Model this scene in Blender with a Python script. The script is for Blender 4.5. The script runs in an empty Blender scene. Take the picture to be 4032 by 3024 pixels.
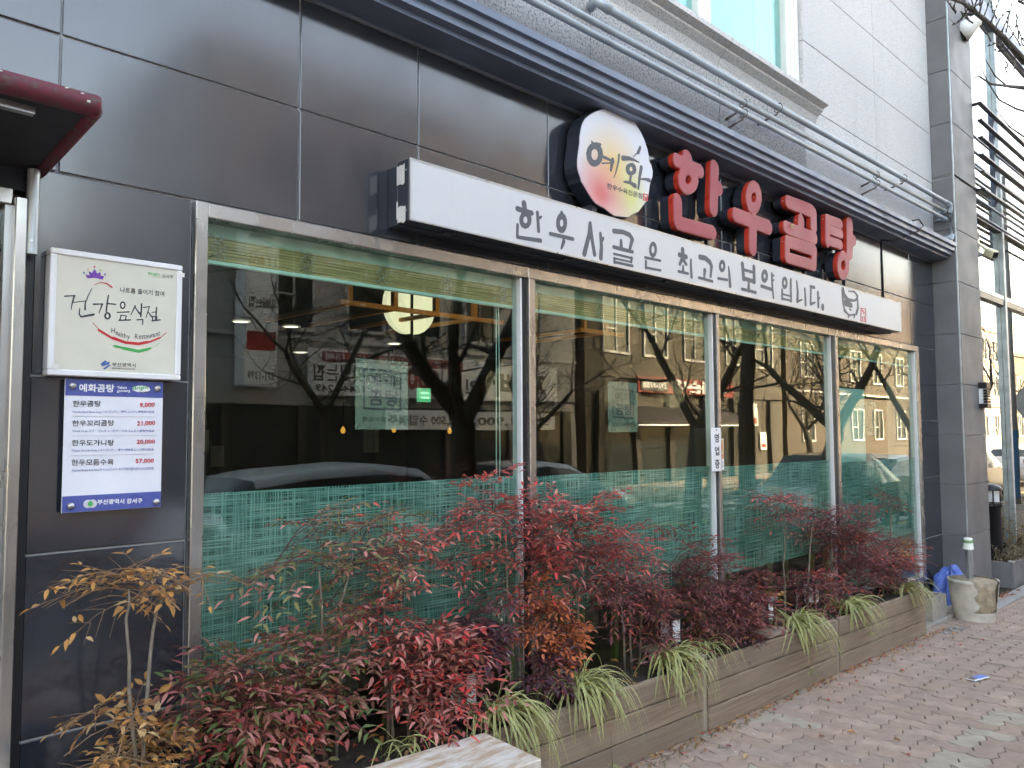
import bpy, bmesh, math, random
import numpy as np
from mathutils import Vector, Matrix, Euler
rad=math.radians
SC=bpy.context.scene
COL=SC.collection

# ---------------------------------------------------------------- camera, sky, sun, exposure
cam=bpy.data.cameras.new('camera'); camo=bpy.data.objects.new('camera',cam); COL.objects.link(camo)
cam.sensor_width=36; cam.lens=36*3200/4032; cam.clip_end=2000; cam.clip_start=.05
yaw,pitch,roll=rad(45.014),rad(3.505),rad(-.335)
fwd=Vector((math.sin(yaw)*math.cos(pitch),math.cos(yaw)*math.cos(pitch),math.sin(pitch)))
rgt=Vector((math.cos(yaw),-math.sin(yaw),0)); upv=rgt.cross(fwd)
r2=rgt*math.cos(roll)+upv*math.sin(roll); u2=upv*math.cos(roll)-rgt*math.sin(roll)
camo.matrix_world=Matrix(((r2.x,u2.x,-fwd.x,0),(r2.y,u2.y,-fwd.y,-2.84),(r2.z,u2.z,-fwd.z,1.6),(0,0,0,1)))
SC.camera=camo
SUN_EL,SUN_AZ=rad(24),rad(32)          # sun stands behind the restaurant, to the right
W=bpy.data.worlds.new('World'); SC.world=W; W.use_nodes=True
nt=W.node_tree; bg=nt.nodes['Background']
sky=nt.nodes.new('ShaderNodeTexSky'); sky.sky_type='NISHITA'; sky.sun_disc=False
sky.sun_elevation=SUN_EL; sky.sun_rotation=SUN_AZ; sky.air_density=1.0; sky.dust_density=4.0; sky.ozone_density=1.0
nt.links.new(sky.outputs[0],bg.inputs[0]); bg.inputs[1].default_value=.15
sl=bpy.data.lights.new('sun','SUN'); sl.energy=2.0; sl.angle=rad(.5); sl.color=(1,.90,.78)
so=bpy.data.objects.new('sun',sl); COL.objects.link(so)
sv=Vector((math.sin(SUN_AZ)*math.cos(SUN_EL),math.cos(SUN_AZ)*math.cos(SUN_EL),math.sin(SUN_EL)))
so.rotation_euler=sv.to_track_quat('Z','Y').to_euler(); so.location=(0,20,30)
vs=SC.view_settings; vs.view_transform='Standard'; vs.look='None'; vs.exposure=3.48; vs.use_white_balance=True; vs.white_balance_temperature=9200; vs.white_balance_tint=14; vs.gamma=1
SC.cycles.use_denoising=True
SC.cycles.max_bounces=5; SC.cycles.diffuse_bounces=2; SC.cycles.glossy_bounces=3; SC.cycles.transparent_max_bounces=12; SC.cycles.use_adaptive_sampling=True; SC.cycles.adaptive_threshold=.04; SC.cycles.caustics_reflective=False; SC.cycles.caustics_refractive=False

# ---------------------------------------------------------------- materials
MAT={}
def nd(t,k,**kw):
    n=t.nodes.new(k)
    for a,b in kw.items(): setattr(n,a,b)
    return n
def coords(t,world,sc):
    if world: v=nd(t,'ShaderNodeNewGeometry').outputs['Position']
    else: v=nd(t,'ShaderNodeTexCoord').outputs['Object']
    m=nd(t,'ShaderNodeVectorMath',operation='MULTIPLY'); t.links.new(v,m.inputs[0]); m.inputs[1].default_value=sc
    return m.outputs[0]
def noise(t,vec,scale=1,detail=4,rough=.55):
    n=nd(t,'ShaderNodeTexNoise'); t.links.new(vec,n.inputs['Vector']); n.inputs['Scale'].default_value=scale; n.inputs['Detail'].default_value=detail; n.inputs['Roughness'].default_value=rough
    return n.outputs['Fac']
def ramp(t,fac,stops):
    r=nd(t,'ShaderNodeValToRGB'); t.links.new(fac,r.inputs[0]); e=r.color_ramp.elements
    while len(e)<len(stops): e.new(.5)
    for i,(p,c) in enumerate(stops):
        e[i].position=p; e[i].color=(*c,1) if not isinstance(c,(int,float)) else (c,c,c,1)
    return r.outputs[0]
def mixc(t,f,a,b,mode='MIX'):
    m=nd(t,'ShaderNodeMix',data_type='RGBA',blend_type=mode)
    for s,v in ((m.inputs['Factor'],f),(m.inputs['A'],a),(m.inputs['B'],b)):
        if isinstance(v,(int,float)): s.default_value=v
        elif isinstance(v,tuple): s.default_value=(*v,1)
        else: t.links.new(v,s)
    return m.outputs['Result']
def mth(t,op,a,b=None):
    m=nd(t,'ShaderNodeMath',operation=op)
    for i,v in enumerate((a,b)):
        if v is None: continue
        if isinstance(v,(int,float)): m.inputs[i].default_value=v
        else: t.links.new(v,m.inputs[i])
    return m.outputs[0]
def new(name):
    m=bpy.data.materials.new(name); m.use_nodes=True; MAT[name]=m; t=m.node_tree; return m,t,t.nodes['Principled BSDF']
def bump(t,b,h,dist=.002,st=1):
    n=nd(t,'ShaderNodeBump'); n.inputs['Distance'].default_value=dist; n.inputs['Strength'].default_value=st
    t.links.new(h,n.inputs['Height']); t.links.new(n.outputs[0],b.inputs['Normal'])
def simple(name,c,rough=.5,metal=0,var=.15,scale=(6,6,6),world=True,rv=.1,bmp=0,bscale=60,ior=1.45,trans=0):
    m,t,b=new(name)
    n=noise(t,coords(t,world,scale))
    lo=tuple(x*(1-var) for x in c); hi=tuple(min(1,x*(1+var)) for x in c)
    t.links.new(ramp(t,n,[(.3,lo),(.7,hi)]),b.inputs['Base Color'])
    if rv: t.links.new(ramp(t,noise(t,coords(t,world,tuple(s*1.7 for s in scale))),[(.3,max(0,rough-rv)),(.7,min(1,rough+rv))]),b.inputs['Roughness'])
    else: b.inputs['Roughness'].default_value=rough
    b.inputs['Metallic'].default_value=metal; b.inputs['IOR'].default_value=ior
    if bmp: bump(t,b,noise(t,coords(t,world,(bscale,)*3),1,3),bmp)
    return m
def flat(name,c,rough=.5,**k): return simple(name,c,rough,var=k.pop('var',.06),rv=k.pop('rv',.04),**k)

# polished black stone of the shopfront
m,t,b=new('black_stone')
n1=noise(t,coords(t,True,(1.3,1.3,1.3)),1,6); n2=noise(t,coords(t,True,(9,9,1.1)),1,5); sp=noise(t,coords(t,True,(420,420,420)),1,1)
c=ramp(t,n1,[(.3,(.017,.021,.029)),(.72,(.033,.039,.050))])
c=mixc(t,ramp(t,n2,[(.55,0.),(.8,.4)]),c,(.05,.05,.052))
c=mixc(t,ramp(t,sp,[(.70,0.),(.78,.5)]),c,(.09,.095,.10))
t.links.new(c,b.inputs['Base Color'])
t.links.new(ramp(t,noise(t,coords(t,True,(2.2,2.2,1.1)),1,5),[(.3,.085),(.75,.2)]),b.inputs['Roughness']); b.inputs['IOR'].default_value=1.95
flat('joint',(.42,.43,.44),.7)
# rough light granite upstairs
m,t,b=new('granite')
sp=noise(t,coords(t,True,(95,95,95)),1,4,.7); big=noise(t,coords(t,True,(1.5,1.5,.6)),1,4); st=noise(t,coords(t,True,(7,7,.6)),1,4)
c=ramp(t,sp,[(.36,(.27,.27,.275)),(.48,(.58,.575,.565)),(.7,(.70,.69,.68))])
c=mixc(t,ramp(t,big,[(.35,0.),(.75,.28)]),c,(.40,.40,.41)); c=mixc(t,ramp(t,st,[(.58,0.),(.8,.22)]),c,(.33,.32,.31))
t.links.new(c,b.inputs['Base Color']); b.inputs['Roughness'].default_value=.8; bump(t,b,sp,.003,.5)
m,t,b=new('granite_dark_pecked')
sp=noise(t,coords(t,True,(70,70,70)),1,4,.7); st=noise(t,coords(t,True,(.7,.7,9)),1,3)
c=ramp(t,sp,[(.38,(.13,.13,.135)),(.5,(.40,.395,.39)),(.7,(.5,.495,.485))]); c=mixc(t,ramp(t,st,[(.5,0.),(.7,.45)]),c,(.27,.275,.29))
t.links.new(c,b.inputs['Base Color']); b.inputs['Roughness'].default_value=.85; bump(t,b,sp,.004,.6)
simple('pier_stone',(.16,.16,.163),.55,var=.22,scale=(2,2,2),bmp=.0006,bscale=300)
simple('cornice_metal',(.135,.175,.245),.38,var=.25,scale=(3,3,8),rv=.1)
# brushed stainless
m,t,b=new('stainless')
n=noise(t,coords(t,True,(3,3,3)),1,4); f=noise(t,coords(t,True,(8,8,3)),1,2); sm=noise(t,coords(t,True,(2.2,2.2,5)),1,3)
c=ramp(t,n,[(.3,(.40,.39,.375)),(.7,(.50,.485,.465))]); c=mixc(t,ramp(t,sm,[(.5,0.),(.85,.5)]),c,(.26,.245,.23))
t.links.new(c,b.inputs['Base Color'])
b.inputs['Metallic'].default_value=.9; t.links.new(ramp(t,f,[(.3,.20),(.7,.34)]),b.inputs['Roughness'])
def glass(name,tint,r0,power=5,rough=0.0):
    m=bpy.data.materials.new(name); m.use_nodes=True; MAT[name]=m; t=m.node_tree; t.nodes.clear()
    o=nd(t,'ShaderNodeOutputMaterial'); lw=nd(t,'ShaderNodeLayerWeight'); lw.inputs['Blend'].default_value=.5
    f=mth(t,'ADD',mth(t,'MULTIPLY',mth(t,'POWER',lw.outputs['Facing'],power),1-r0),r0)
    tr=nd(t,'ShaderNodeBsdfTransparent'); tr.inputs[0].default_value=(*tint,1)
    gl=nd(t,'ShaderNodeBsdfGlossy'); gl.inputs['Roughness'].default_value=rough; gl.inputs[0].default_value=(.96,1,.98,1)
    wn=noise(t,coords(t,True,(1.1,1.1,1.1)),1,2); bp=nd(t,'ShaderNodeBump'); bp.inputs['Distance'].default_value=.002; bp.inputs['Strength'].default_value=.35
    t.links.new(wn,bp.inputs['Height']); t.links.new(bp.outputs[0],gl.inputs['Normal'])
    mx=nd(t,'ShaderNodeMixShader'); t.links.new(f,mx.inputs[0]); t.links.new(tr.outputs[0],mx.inputs[1]); t.links.new(gl.outputs[0],mx.inputs[2]); t.links.new(mx.outputs[0],o.inputs[0])
    return m
glass('shop_glass',(.80,.89,.86),.062)
glass('coated_glass',(.16,.2,.24),.30,2.2)
glass('upper_glass',(.72,.92,.92),.08)
glass('car_glass',(.12,.14,.14),.05)
# woven frosting film behind the glass
m=bpy.data.materials.new('frost_film'); m.use_nodes=True; MAT['frost_film']=m; t=m.node_tree; t.nodes.clear()
o=nd(t,'ShaderNodeOutputMaterial')
h=noise(t,coords(t,True,(3.5,0,215)),1,2); v=noise(t,coords(t,True,(170,0,3.5)),1,2); pt=noise(t,coords(t,True,(3,0,3)),1,3)
p=mth(t,'MAXIMUM',ramp(t,h,[(.45,0.),(.62,1.)]),mth(t,'MULTIPLY',ramp(t,v,[(.47,0.),(.62,1.)]),.9))
p=mth(t,'MULTIPLY',p,ramp(t,pt,[(.3,.55),(.7,1.)]))
df=nd(t,'ShaderNodeBsdfDiffuse'); tl=nd(t,'ShaderNodeBsdfTranslucent'); ad=nd(t,'ShaderNodeMixShader'); ad.inputs[0].default_value=.25
colr=ramp(t,p,[(0.,(.10,.34,.30)),(1.,(.60,.90,.83))])
t.links.new(colr,df.inputs[0]); t.links.new(colr,tl.inputs[0]); t.links.new(df.outputs[0],ad.inputs[1]); t.links.new(tl.outputs[0],ad.inputs[2])
tr=nd(t,'ShaderNodeBsdfTransparent'); tr.inputs[0].default_value=(.85,.95,.92,1)
mx=nd(t,'ShaderNodeMixShader'); t.links.new(mth(t,'ADD',mth(t,'MULTIPLY',p,.38),.50),mx.inputs[0]); t.links.new(tr.outputs[0],mx.inputs[1]); t.links.new(ad.outputs[0],mx.inputs[2]); t.links.new(mx.outputs[0],o.inputs[0])
def film(name,c,op):
    m=bpy.data.materials.new(name); m.use_nodes=True; MAT[name]=m; t=m.node_tree; t.nodes.clear(); o=nd(t,'ShaderNodeOutputMaterial')
    df=nd(t,'ShaderNodeBsdfDiffuse'); tr=nd(t,'ShaderNodeBsdfTransparent'); mx=nd(t,'ShaderNodeMixShader'); mx.inputs[0].default_value=op
    n=noise(t,coords(t,True,(20,20,20))); t.links.new(ramp(t,n,[(.3,tuple(x*.93 for x in c)),(.7,c)]),df.inputs[0])
    t.links.new(tr.outputs[0],mx.inputs[1]); t.links.new(df.outputs[0],mx.inputs[2]); t.links.new(mx.outputs[0],o.inputs[0])
film('sticker_film',(.50,.53,.42),.42); film('mint_film',(.55,.85,.76),.85)
flat('mint_box',(.62,.84,.72),.6); flat('curtain_cyan',(.58,.80,.80),.7)
# bamboo slats
m,t,b=new('bamboo')
n=noise(t,coords(t,True,(3,3,300)),1,2); t.links.new(ramp(t,n,[(.35,(.34,.24,.09)),(.65,(.82,.60,.28))]),b.inputs['Base Color']); b.inputs['Roughness'].default_value=.6
# sign materials
m,t,b=new('sign_white')
n=noise(t,coords(t,True,(14,1,1.2)),1,5); r=noise(t,coords(t,True,(40,40,40)),1,4)
c=mixc(t,ramp(t,n,[(.55,0.),(.8,.18)]),(.56,.57,.58),(.42,.39,.35)); t.links.new(mixc(t,ramp(t,r,[(.7,0.),(.78,.4)]),c,(.55,.5,.42)),b.inputs['Base Color']); b.inputs['Roughness'].default_value=.28
flat('sign_black',(.022,.029,.043),.42); flat('ink',(.045,.05,.06),.5); flat('ink_grey',(.075,.085,.10),.5)
simple('letter_red',(.35,.04,.06),.45,var=.08,scale=(3,3,3),rv=.06); simple('letter_edge',(.55,.045,.025),.35,var=.06); flat('letter_rim',(.52,.12,.11),.4)
m,t,b=new('oval_print')          # printed watercolour wash: white, yellow, pink, green
pos=nd(t,'ShaderNodeNewGeometry').outputs['Position']
def spot(cx,cz,rx,rz):
    s=nd(t,'ShaderNodeVectorMath',operation='SUBTRACT'); t.links.new(pos,s.inputs[0]); s.inputs[1].default_value=(cx,0,cz)
    q=nd(t,'ShaderNodeVectorMath',operation='MULTIPLY'); t.links.new(s.outputs[0],q.inputs[0]); q.inputs[1].default_value=(1/rx,0,1/rz)
    l=nd(t,'ShaderNodeVectorMath',operation='LENGTH'); t.links.new(q.outputs[0],l.inputs[0]); return l.outputs['Value']
c=mixc(t,ramp(t,spot(3.52,3.08,.30,.26),[(.1,.9),(1.,0.)]),(.60,.61,.66),(.70,.44,.11))
c=mixc(t,ramp(t,spot(3.68,2.93,.2,.24),[(.1,.85),(1.,0.)]),c,(.58,.57,.14))
c=mixc(t,ramp(t,spot(3.41,2.90,.27,.24),[(.1,.95),(1.,0.)]),c,(.64,.115,.11))
c=mixc(t,ramp(t,spot(3.60,2.78,.2,.12),[(.1,.55),(1.,0.)]),c,(.72,.42,.3))
t.links.new(c,b.inputs['Base Color']); b.inputs['Roughness'].default_value=.3
flat('cream_board',(.62,.61,.52),.22); flat('alu_white',(.72,.73,.74),.3); flat('alu',(.5,.51,.52),.3,metal=.85)
flat('board_white',(.70,.72,.78),.25); flat('board_blue',(.07,.10,.33),.3); flat('print_blue',(.20,.22,.42),.5); flat('print_red',(.60,.03,.04),.4); flat('print_green',(.03,.40,.10),.4); flat('print_olive',(.28,.42,.12),.4); flat('print_purple',(.16,.04,.34),.4); flat('print_tan',(.7,.45,.2),.4); flat('print_steel',(.03,.12,.36),.4); flat('print_white',(.82,.83,.85),.4); flat('line_grey',(.55,.55,.6),.5)
flat('tape',(.70,.69,.66),.6,var=.15)
# wood
m,t,b=new('deck_wood')
g=noise(t,coords(t,True,(2.2,2.2,60)),1,5); big=noise(t,coords(t,True,(1.1,1.1,3)),1,4); w=nd(t,'ShaderNodeTexWave',wave_type='BANDS',bands_direction='Z'); w.inputs['Scale'].default_value=52; w.inputs['Distortion'].default_value=.5; w.inputs['Detail'].default_value=1
t.links.new(nd(t,'ShaderNodeNewGeometry').outputs['Position'],w.inputs['Vector'])
c=ramp(t,g,[(.3,(.24,.165,.11)),(.7,(.46,.335,.235))]); c=mixc(t,ramp(t,big,[(.42,0.),(.72,.5)]),c,(.38,.31,.245)); oi=nd(t,'ShaderNodeObjectInfo'); c=mixc(t,mth(t,'MULTIPLY',oi.outputs['Random'],.5),c,(.20,.145,.105)); c=mixc(t,ramp(t,w.outputs['Fac'],[(.1,.5),(.5,0.)]),c,(.09,.065,.05))
t.links.new(c,b.inputs['Base Color']); b.inputs['Roughness'].default_value=.75; bump(t,b,w.outputs['Fac'],.0022,.8)
simple('old_wood',(.30,.24,.185),.8,var=.3,scale=(30,3,3),bmp=.001,bscale=90)
simple('soil',(.045,.034,.026),.95,var=.4,scale=(25,25,25),bmp=.012,bscale=60)
simple('bark_cane',(.20,.165,.125),.8,var=.35,scale=(50,50,20),bmp=.001,bscale=200)
simple('twig_tan',(.27,.155,.085),.75,var=.3,scale=(40,40,40)); simple('twig_red',(.13,.045,.045),.7,var=.3,scale=(40,40,40))
def leafmat(name,c,var=.28,rough=.42):
    m,t,b=new(name)
    oi=nd(t,'ShaderNodeObjectInfo'); n=noise(t,coords(t,True,(38,38,38)),1,3)
    k=mth(t,'ADD',mth(t,'MULTIPLY',oi.outputs['Random'],.5),mth(t,'MULTIPLY',n,.75))
    t.links.new(ramp(t,k,[(.2,tuple(x*(1-var) for x in c)),(.9,tuple(min(1,x*(1+var)) for x in c))]),b.inputs['Base Color'])
    b.inputs['Roughness'].default_value=rough; b.inputs['IOR'].default_value=1.4
    tl=nd(t,'ShaderNodeBsdfTranslucent'); t.links.new(b.inputs['Base Color'].links[0].from_socket,tl.inputs[0]); mx=nd(t,'ShaderNodeMixShader'); mx.inputs[0].default_value=.28
    t.links.new(b.outputs[0],mx.inputs[1]); t.links.new(tl.outputs[0],mx.inputs[2]); t.links.new(mx.outputs[0],t.nodes['Material Output'].inputs[0])
    return m
leafmat('leaf_burgundy',(0.198,0.072,0.074)); leafmat('leaf_wine',(0.324,0.086,0.084)); leafmat('leaf_red',(0.598,0.109,0.086)); leafmat('leaf_scarlet',(0.728,0.071,0.071)); leafmat('leaf_orange',(.58,.17,.07)); leafmat('leaf_rose',(0.600,0.244,0.209)); leafmat('leaf_olive',(0.215,0.198,0.083)); leafmat('leaf_green',(0.095,0.143,0.048)); leafmat('leaf_plum',(.115,.05,.065)); leafmat('leaf_brownred',(0.286,0.116,0.077)); leafmat('leaf_tan',(.56,.27,.085),.3,.6); leafmat('leaf_straw',(.55,.36,.175),.25,.6); leafmat('leaf_rust',(.34,.145,.055),.3,.6); leafmat('leaf_yellow',(.60,.40,.08))
leafmat('blade_green',(.16,.21,.065),.3,.4); leafmat('blade_cream',(.56,.54,.24),.2,.45); leafmat('blade_dry',(.45,.33,.19),.25,.6)
# ground
def paver_mat(name,c):
    m,t,b=new(name); oi=nd(t,'ShaderNodeObjectInfo')
    n=noise(t,coords(t,True,(9,9,9)),1,5,.65); g=noise(t,coords(t,True,(160,160,160)),1,3); d=noise(t,coords(t,True,(1.4,1.4,1.4)),1,4)
    cc=ramp(t,n,[(.3,tuple(x*.74 for x in c)),(.7,tuple(x*1.18 for x in c))])
    cc=mixc(t,mth(t,'MULTIPLY',oi.outputs['Random'],.35),cc,tuple(x*.7 for x in c)); cc=mixc(t,ramp(t,d,[(.5,0.),(.75,.45)]),cc,(.33,.265,.215))
    cc=mixc(t,ramp(t,g,[(.62,0.),(.72,.4)]),cc,(.30,.25,.22))
    t.links.new(cc,b.inputs['Base Color']); b.inputs['Roughness'].default_value=.85; bump(t,b,g,.0015,.6)
paver_mat('paver_red',(.39,.275,.215)); paver_mat('paver_dusk',(.37,.27,.22)); paver_mat('paver_pale',(.42,.305,.24)); paver_mat('paver_grey',(.40,.345,.27))
simple('joint_sand',(.20,.15,.12),.95,var=.4,scale=(20,20,20),bmp=.004,bscale=120)
simple('kerb_granite',(.33,.32,.30),.85,var=.25,scale=(60,60,60),bmp=.001)
simple('asphalt',(.05,.05,.052),.9,var=.3,scale=(40,40,40),bmp=.002,bscale=200); flat('road_paint_white',(.7,.7,.68),.7); flat('road_paint_yellow',(.62,.40,.06),.7)
simple('earth',(.12,.11,.09),.95,var=.3,scale=(1,1,1))
m,t,b=new('bench_stone')
n=noise(t,coords(t,True,(7,26,20)),1,6,.65); f=noise(t,coords(t,True,(60,60,60)),1,3)
c=ramp(t,n,[(.42,(.44,.31,.21)),(.50,(.56,.48,.40)),(.60,(.64,.60,.55))]); c=mixc(t,ramp(t,f,[(.5,0.),(.75,.3)]),c,(.42,.36,.30))
t.links.new(c,b.inputs['Base Color']); b.inputs['Roughness'].default_value=.6; bump(t,b,n,.002,.5)
simple('concrete',(.30,.275,.235),.9,var=.25,scale=(14,14,14),bmp=.006,bscale=45); simple('concrete_block',(.36,.325,.285),.92,var=.2,scale=(12,12,12),bmp=.003,bscale=150); simple('bucket_plastic',(.58,.535,.455),.7,var=.22,scale=(9,9,9)); simple('bucket_rough',(.36,.285,.20),.9,var=.35,scale=(16,16,16),bmp=.01,bscale=30)
simple('galvanised',(.40,.45,.47),.4,metal=.7,var=.2,scale=(8,8,8)); simple('pipe_grey',(.34,.39,.43),.45,var=.18,scale=(4,8,8),metal=.15); simple('bracket_rust',(.16,.13,.12),.7,var=.4,scale=(50,50,50))
flat('black_paint',(.013,.014,.017),.35); flat('lamp_white',(.78,.79,.78),.35); flat('lamp_cream',(.62,.61,.5),.4); flat('sensor_beige',(.72,.66,.45),.45)
simple('tarp_blue',(.10,.20,.58),.45,var=.25,scale=(8,8,8)); flat('cup_white',(.76,.77,.70),.5); flat('cup_green',(.20,.42,.16),.5)
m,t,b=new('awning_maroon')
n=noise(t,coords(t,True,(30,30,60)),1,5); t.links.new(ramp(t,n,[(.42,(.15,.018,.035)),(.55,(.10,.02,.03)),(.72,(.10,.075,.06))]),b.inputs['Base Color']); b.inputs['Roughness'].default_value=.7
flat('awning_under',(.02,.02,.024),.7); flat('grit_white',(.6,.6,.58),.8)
# interior
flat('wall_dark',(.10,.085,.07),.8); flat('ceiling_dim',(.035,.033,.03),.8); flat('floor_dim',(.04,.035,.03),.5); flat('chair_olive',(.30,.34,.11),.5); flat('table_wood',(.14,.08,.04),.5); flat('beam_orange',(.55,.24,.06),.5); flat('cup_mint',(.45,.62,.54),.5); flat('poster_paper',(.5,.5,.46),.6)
def emit(name,c,s):
    m,t,b=new(name); n=noise(t,coords(t,True,(4,4,4))); t.links.new(ramp(t,n,[(.3,tuple(x*.92 for x in c)),(.7,c)]),b.inputs['Emission Color']); b.inputs['Emission Strength'].default_value=s; b.inputs['Base Color'].default_value=(*c,1)
emit('lamp_glow',(.84,.88,.76),.10); emit('lamp_and_fill_glow',(1,.97,.9),.5); emit('exit_glow',(.02,.62,.34),.07); emit('exit_stripe',(.25,1,.75),.16); emit('bulb_glow',(1,.5,.12),.09); emit('led_white',(1,1,1),.9)
# street opposite
simple('tile_grey',(.40,.40,.41),.6,var=.1,scale=(1,1,1)); simple('stone_beige',(.085,.075,.064),.75,var=.2,scale=(3,3,3)); simple('stucco_cream',(.42,.40,.37),.8,var=.1); simple('brick_brown',(.085,.07,.06),.85,var=.25,scale=(5,5,20)); simple('shop_dark',(.045,.04,.04),.6,var=.3); flat('window_frame',(.55,.56,.57),.5); flat('pane_dark',(.03,.04,.045),.12); flat('banner_white',(.84,.86,.9),.5); flat('banner_red',(.34,.035,.035),.5); flat('banner_black',(.03,.03,.035),.5)
simple('bark',(.085,.072,.062),.9,var=.35,scale=(14,14,5),bmp=.01,bscale=40); simple('pole_concrete',(.36,.35,.33),.85,var=.12); flat('pole_blue',(.06,.20,.34),.6)
simple('car_white',(.72,.73,.74),.18,var=.03,rv=.02); simple('car_navy',(.03,.045,.075),.16,var=.05,rv=.02); simple('car_silver',(.46,.47,.48),.22,metal=.5,var=.05,rv=.02); simple('car_black',(.014,.014,.016),.14,var=.05,rv=.02)
flat('tyre',(.018,.018,.018),.8); flat('rim',(.45,.45,.46),.3,metal=.8); flat('head_lamp',(.65,.67,.68),.15); flat('tail_lamp',(.42,.02,.02),.2); flat('upper_frame',(.78,.76,.70),.4)
simple('dry_vine',(.25,.20,.12),.85,var=.4,scale=(20,20,20)); leafmat('shrub_green',(.075,.105,.03)); leafmat('shrub_brown',(.20,.14,.08))

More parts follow.
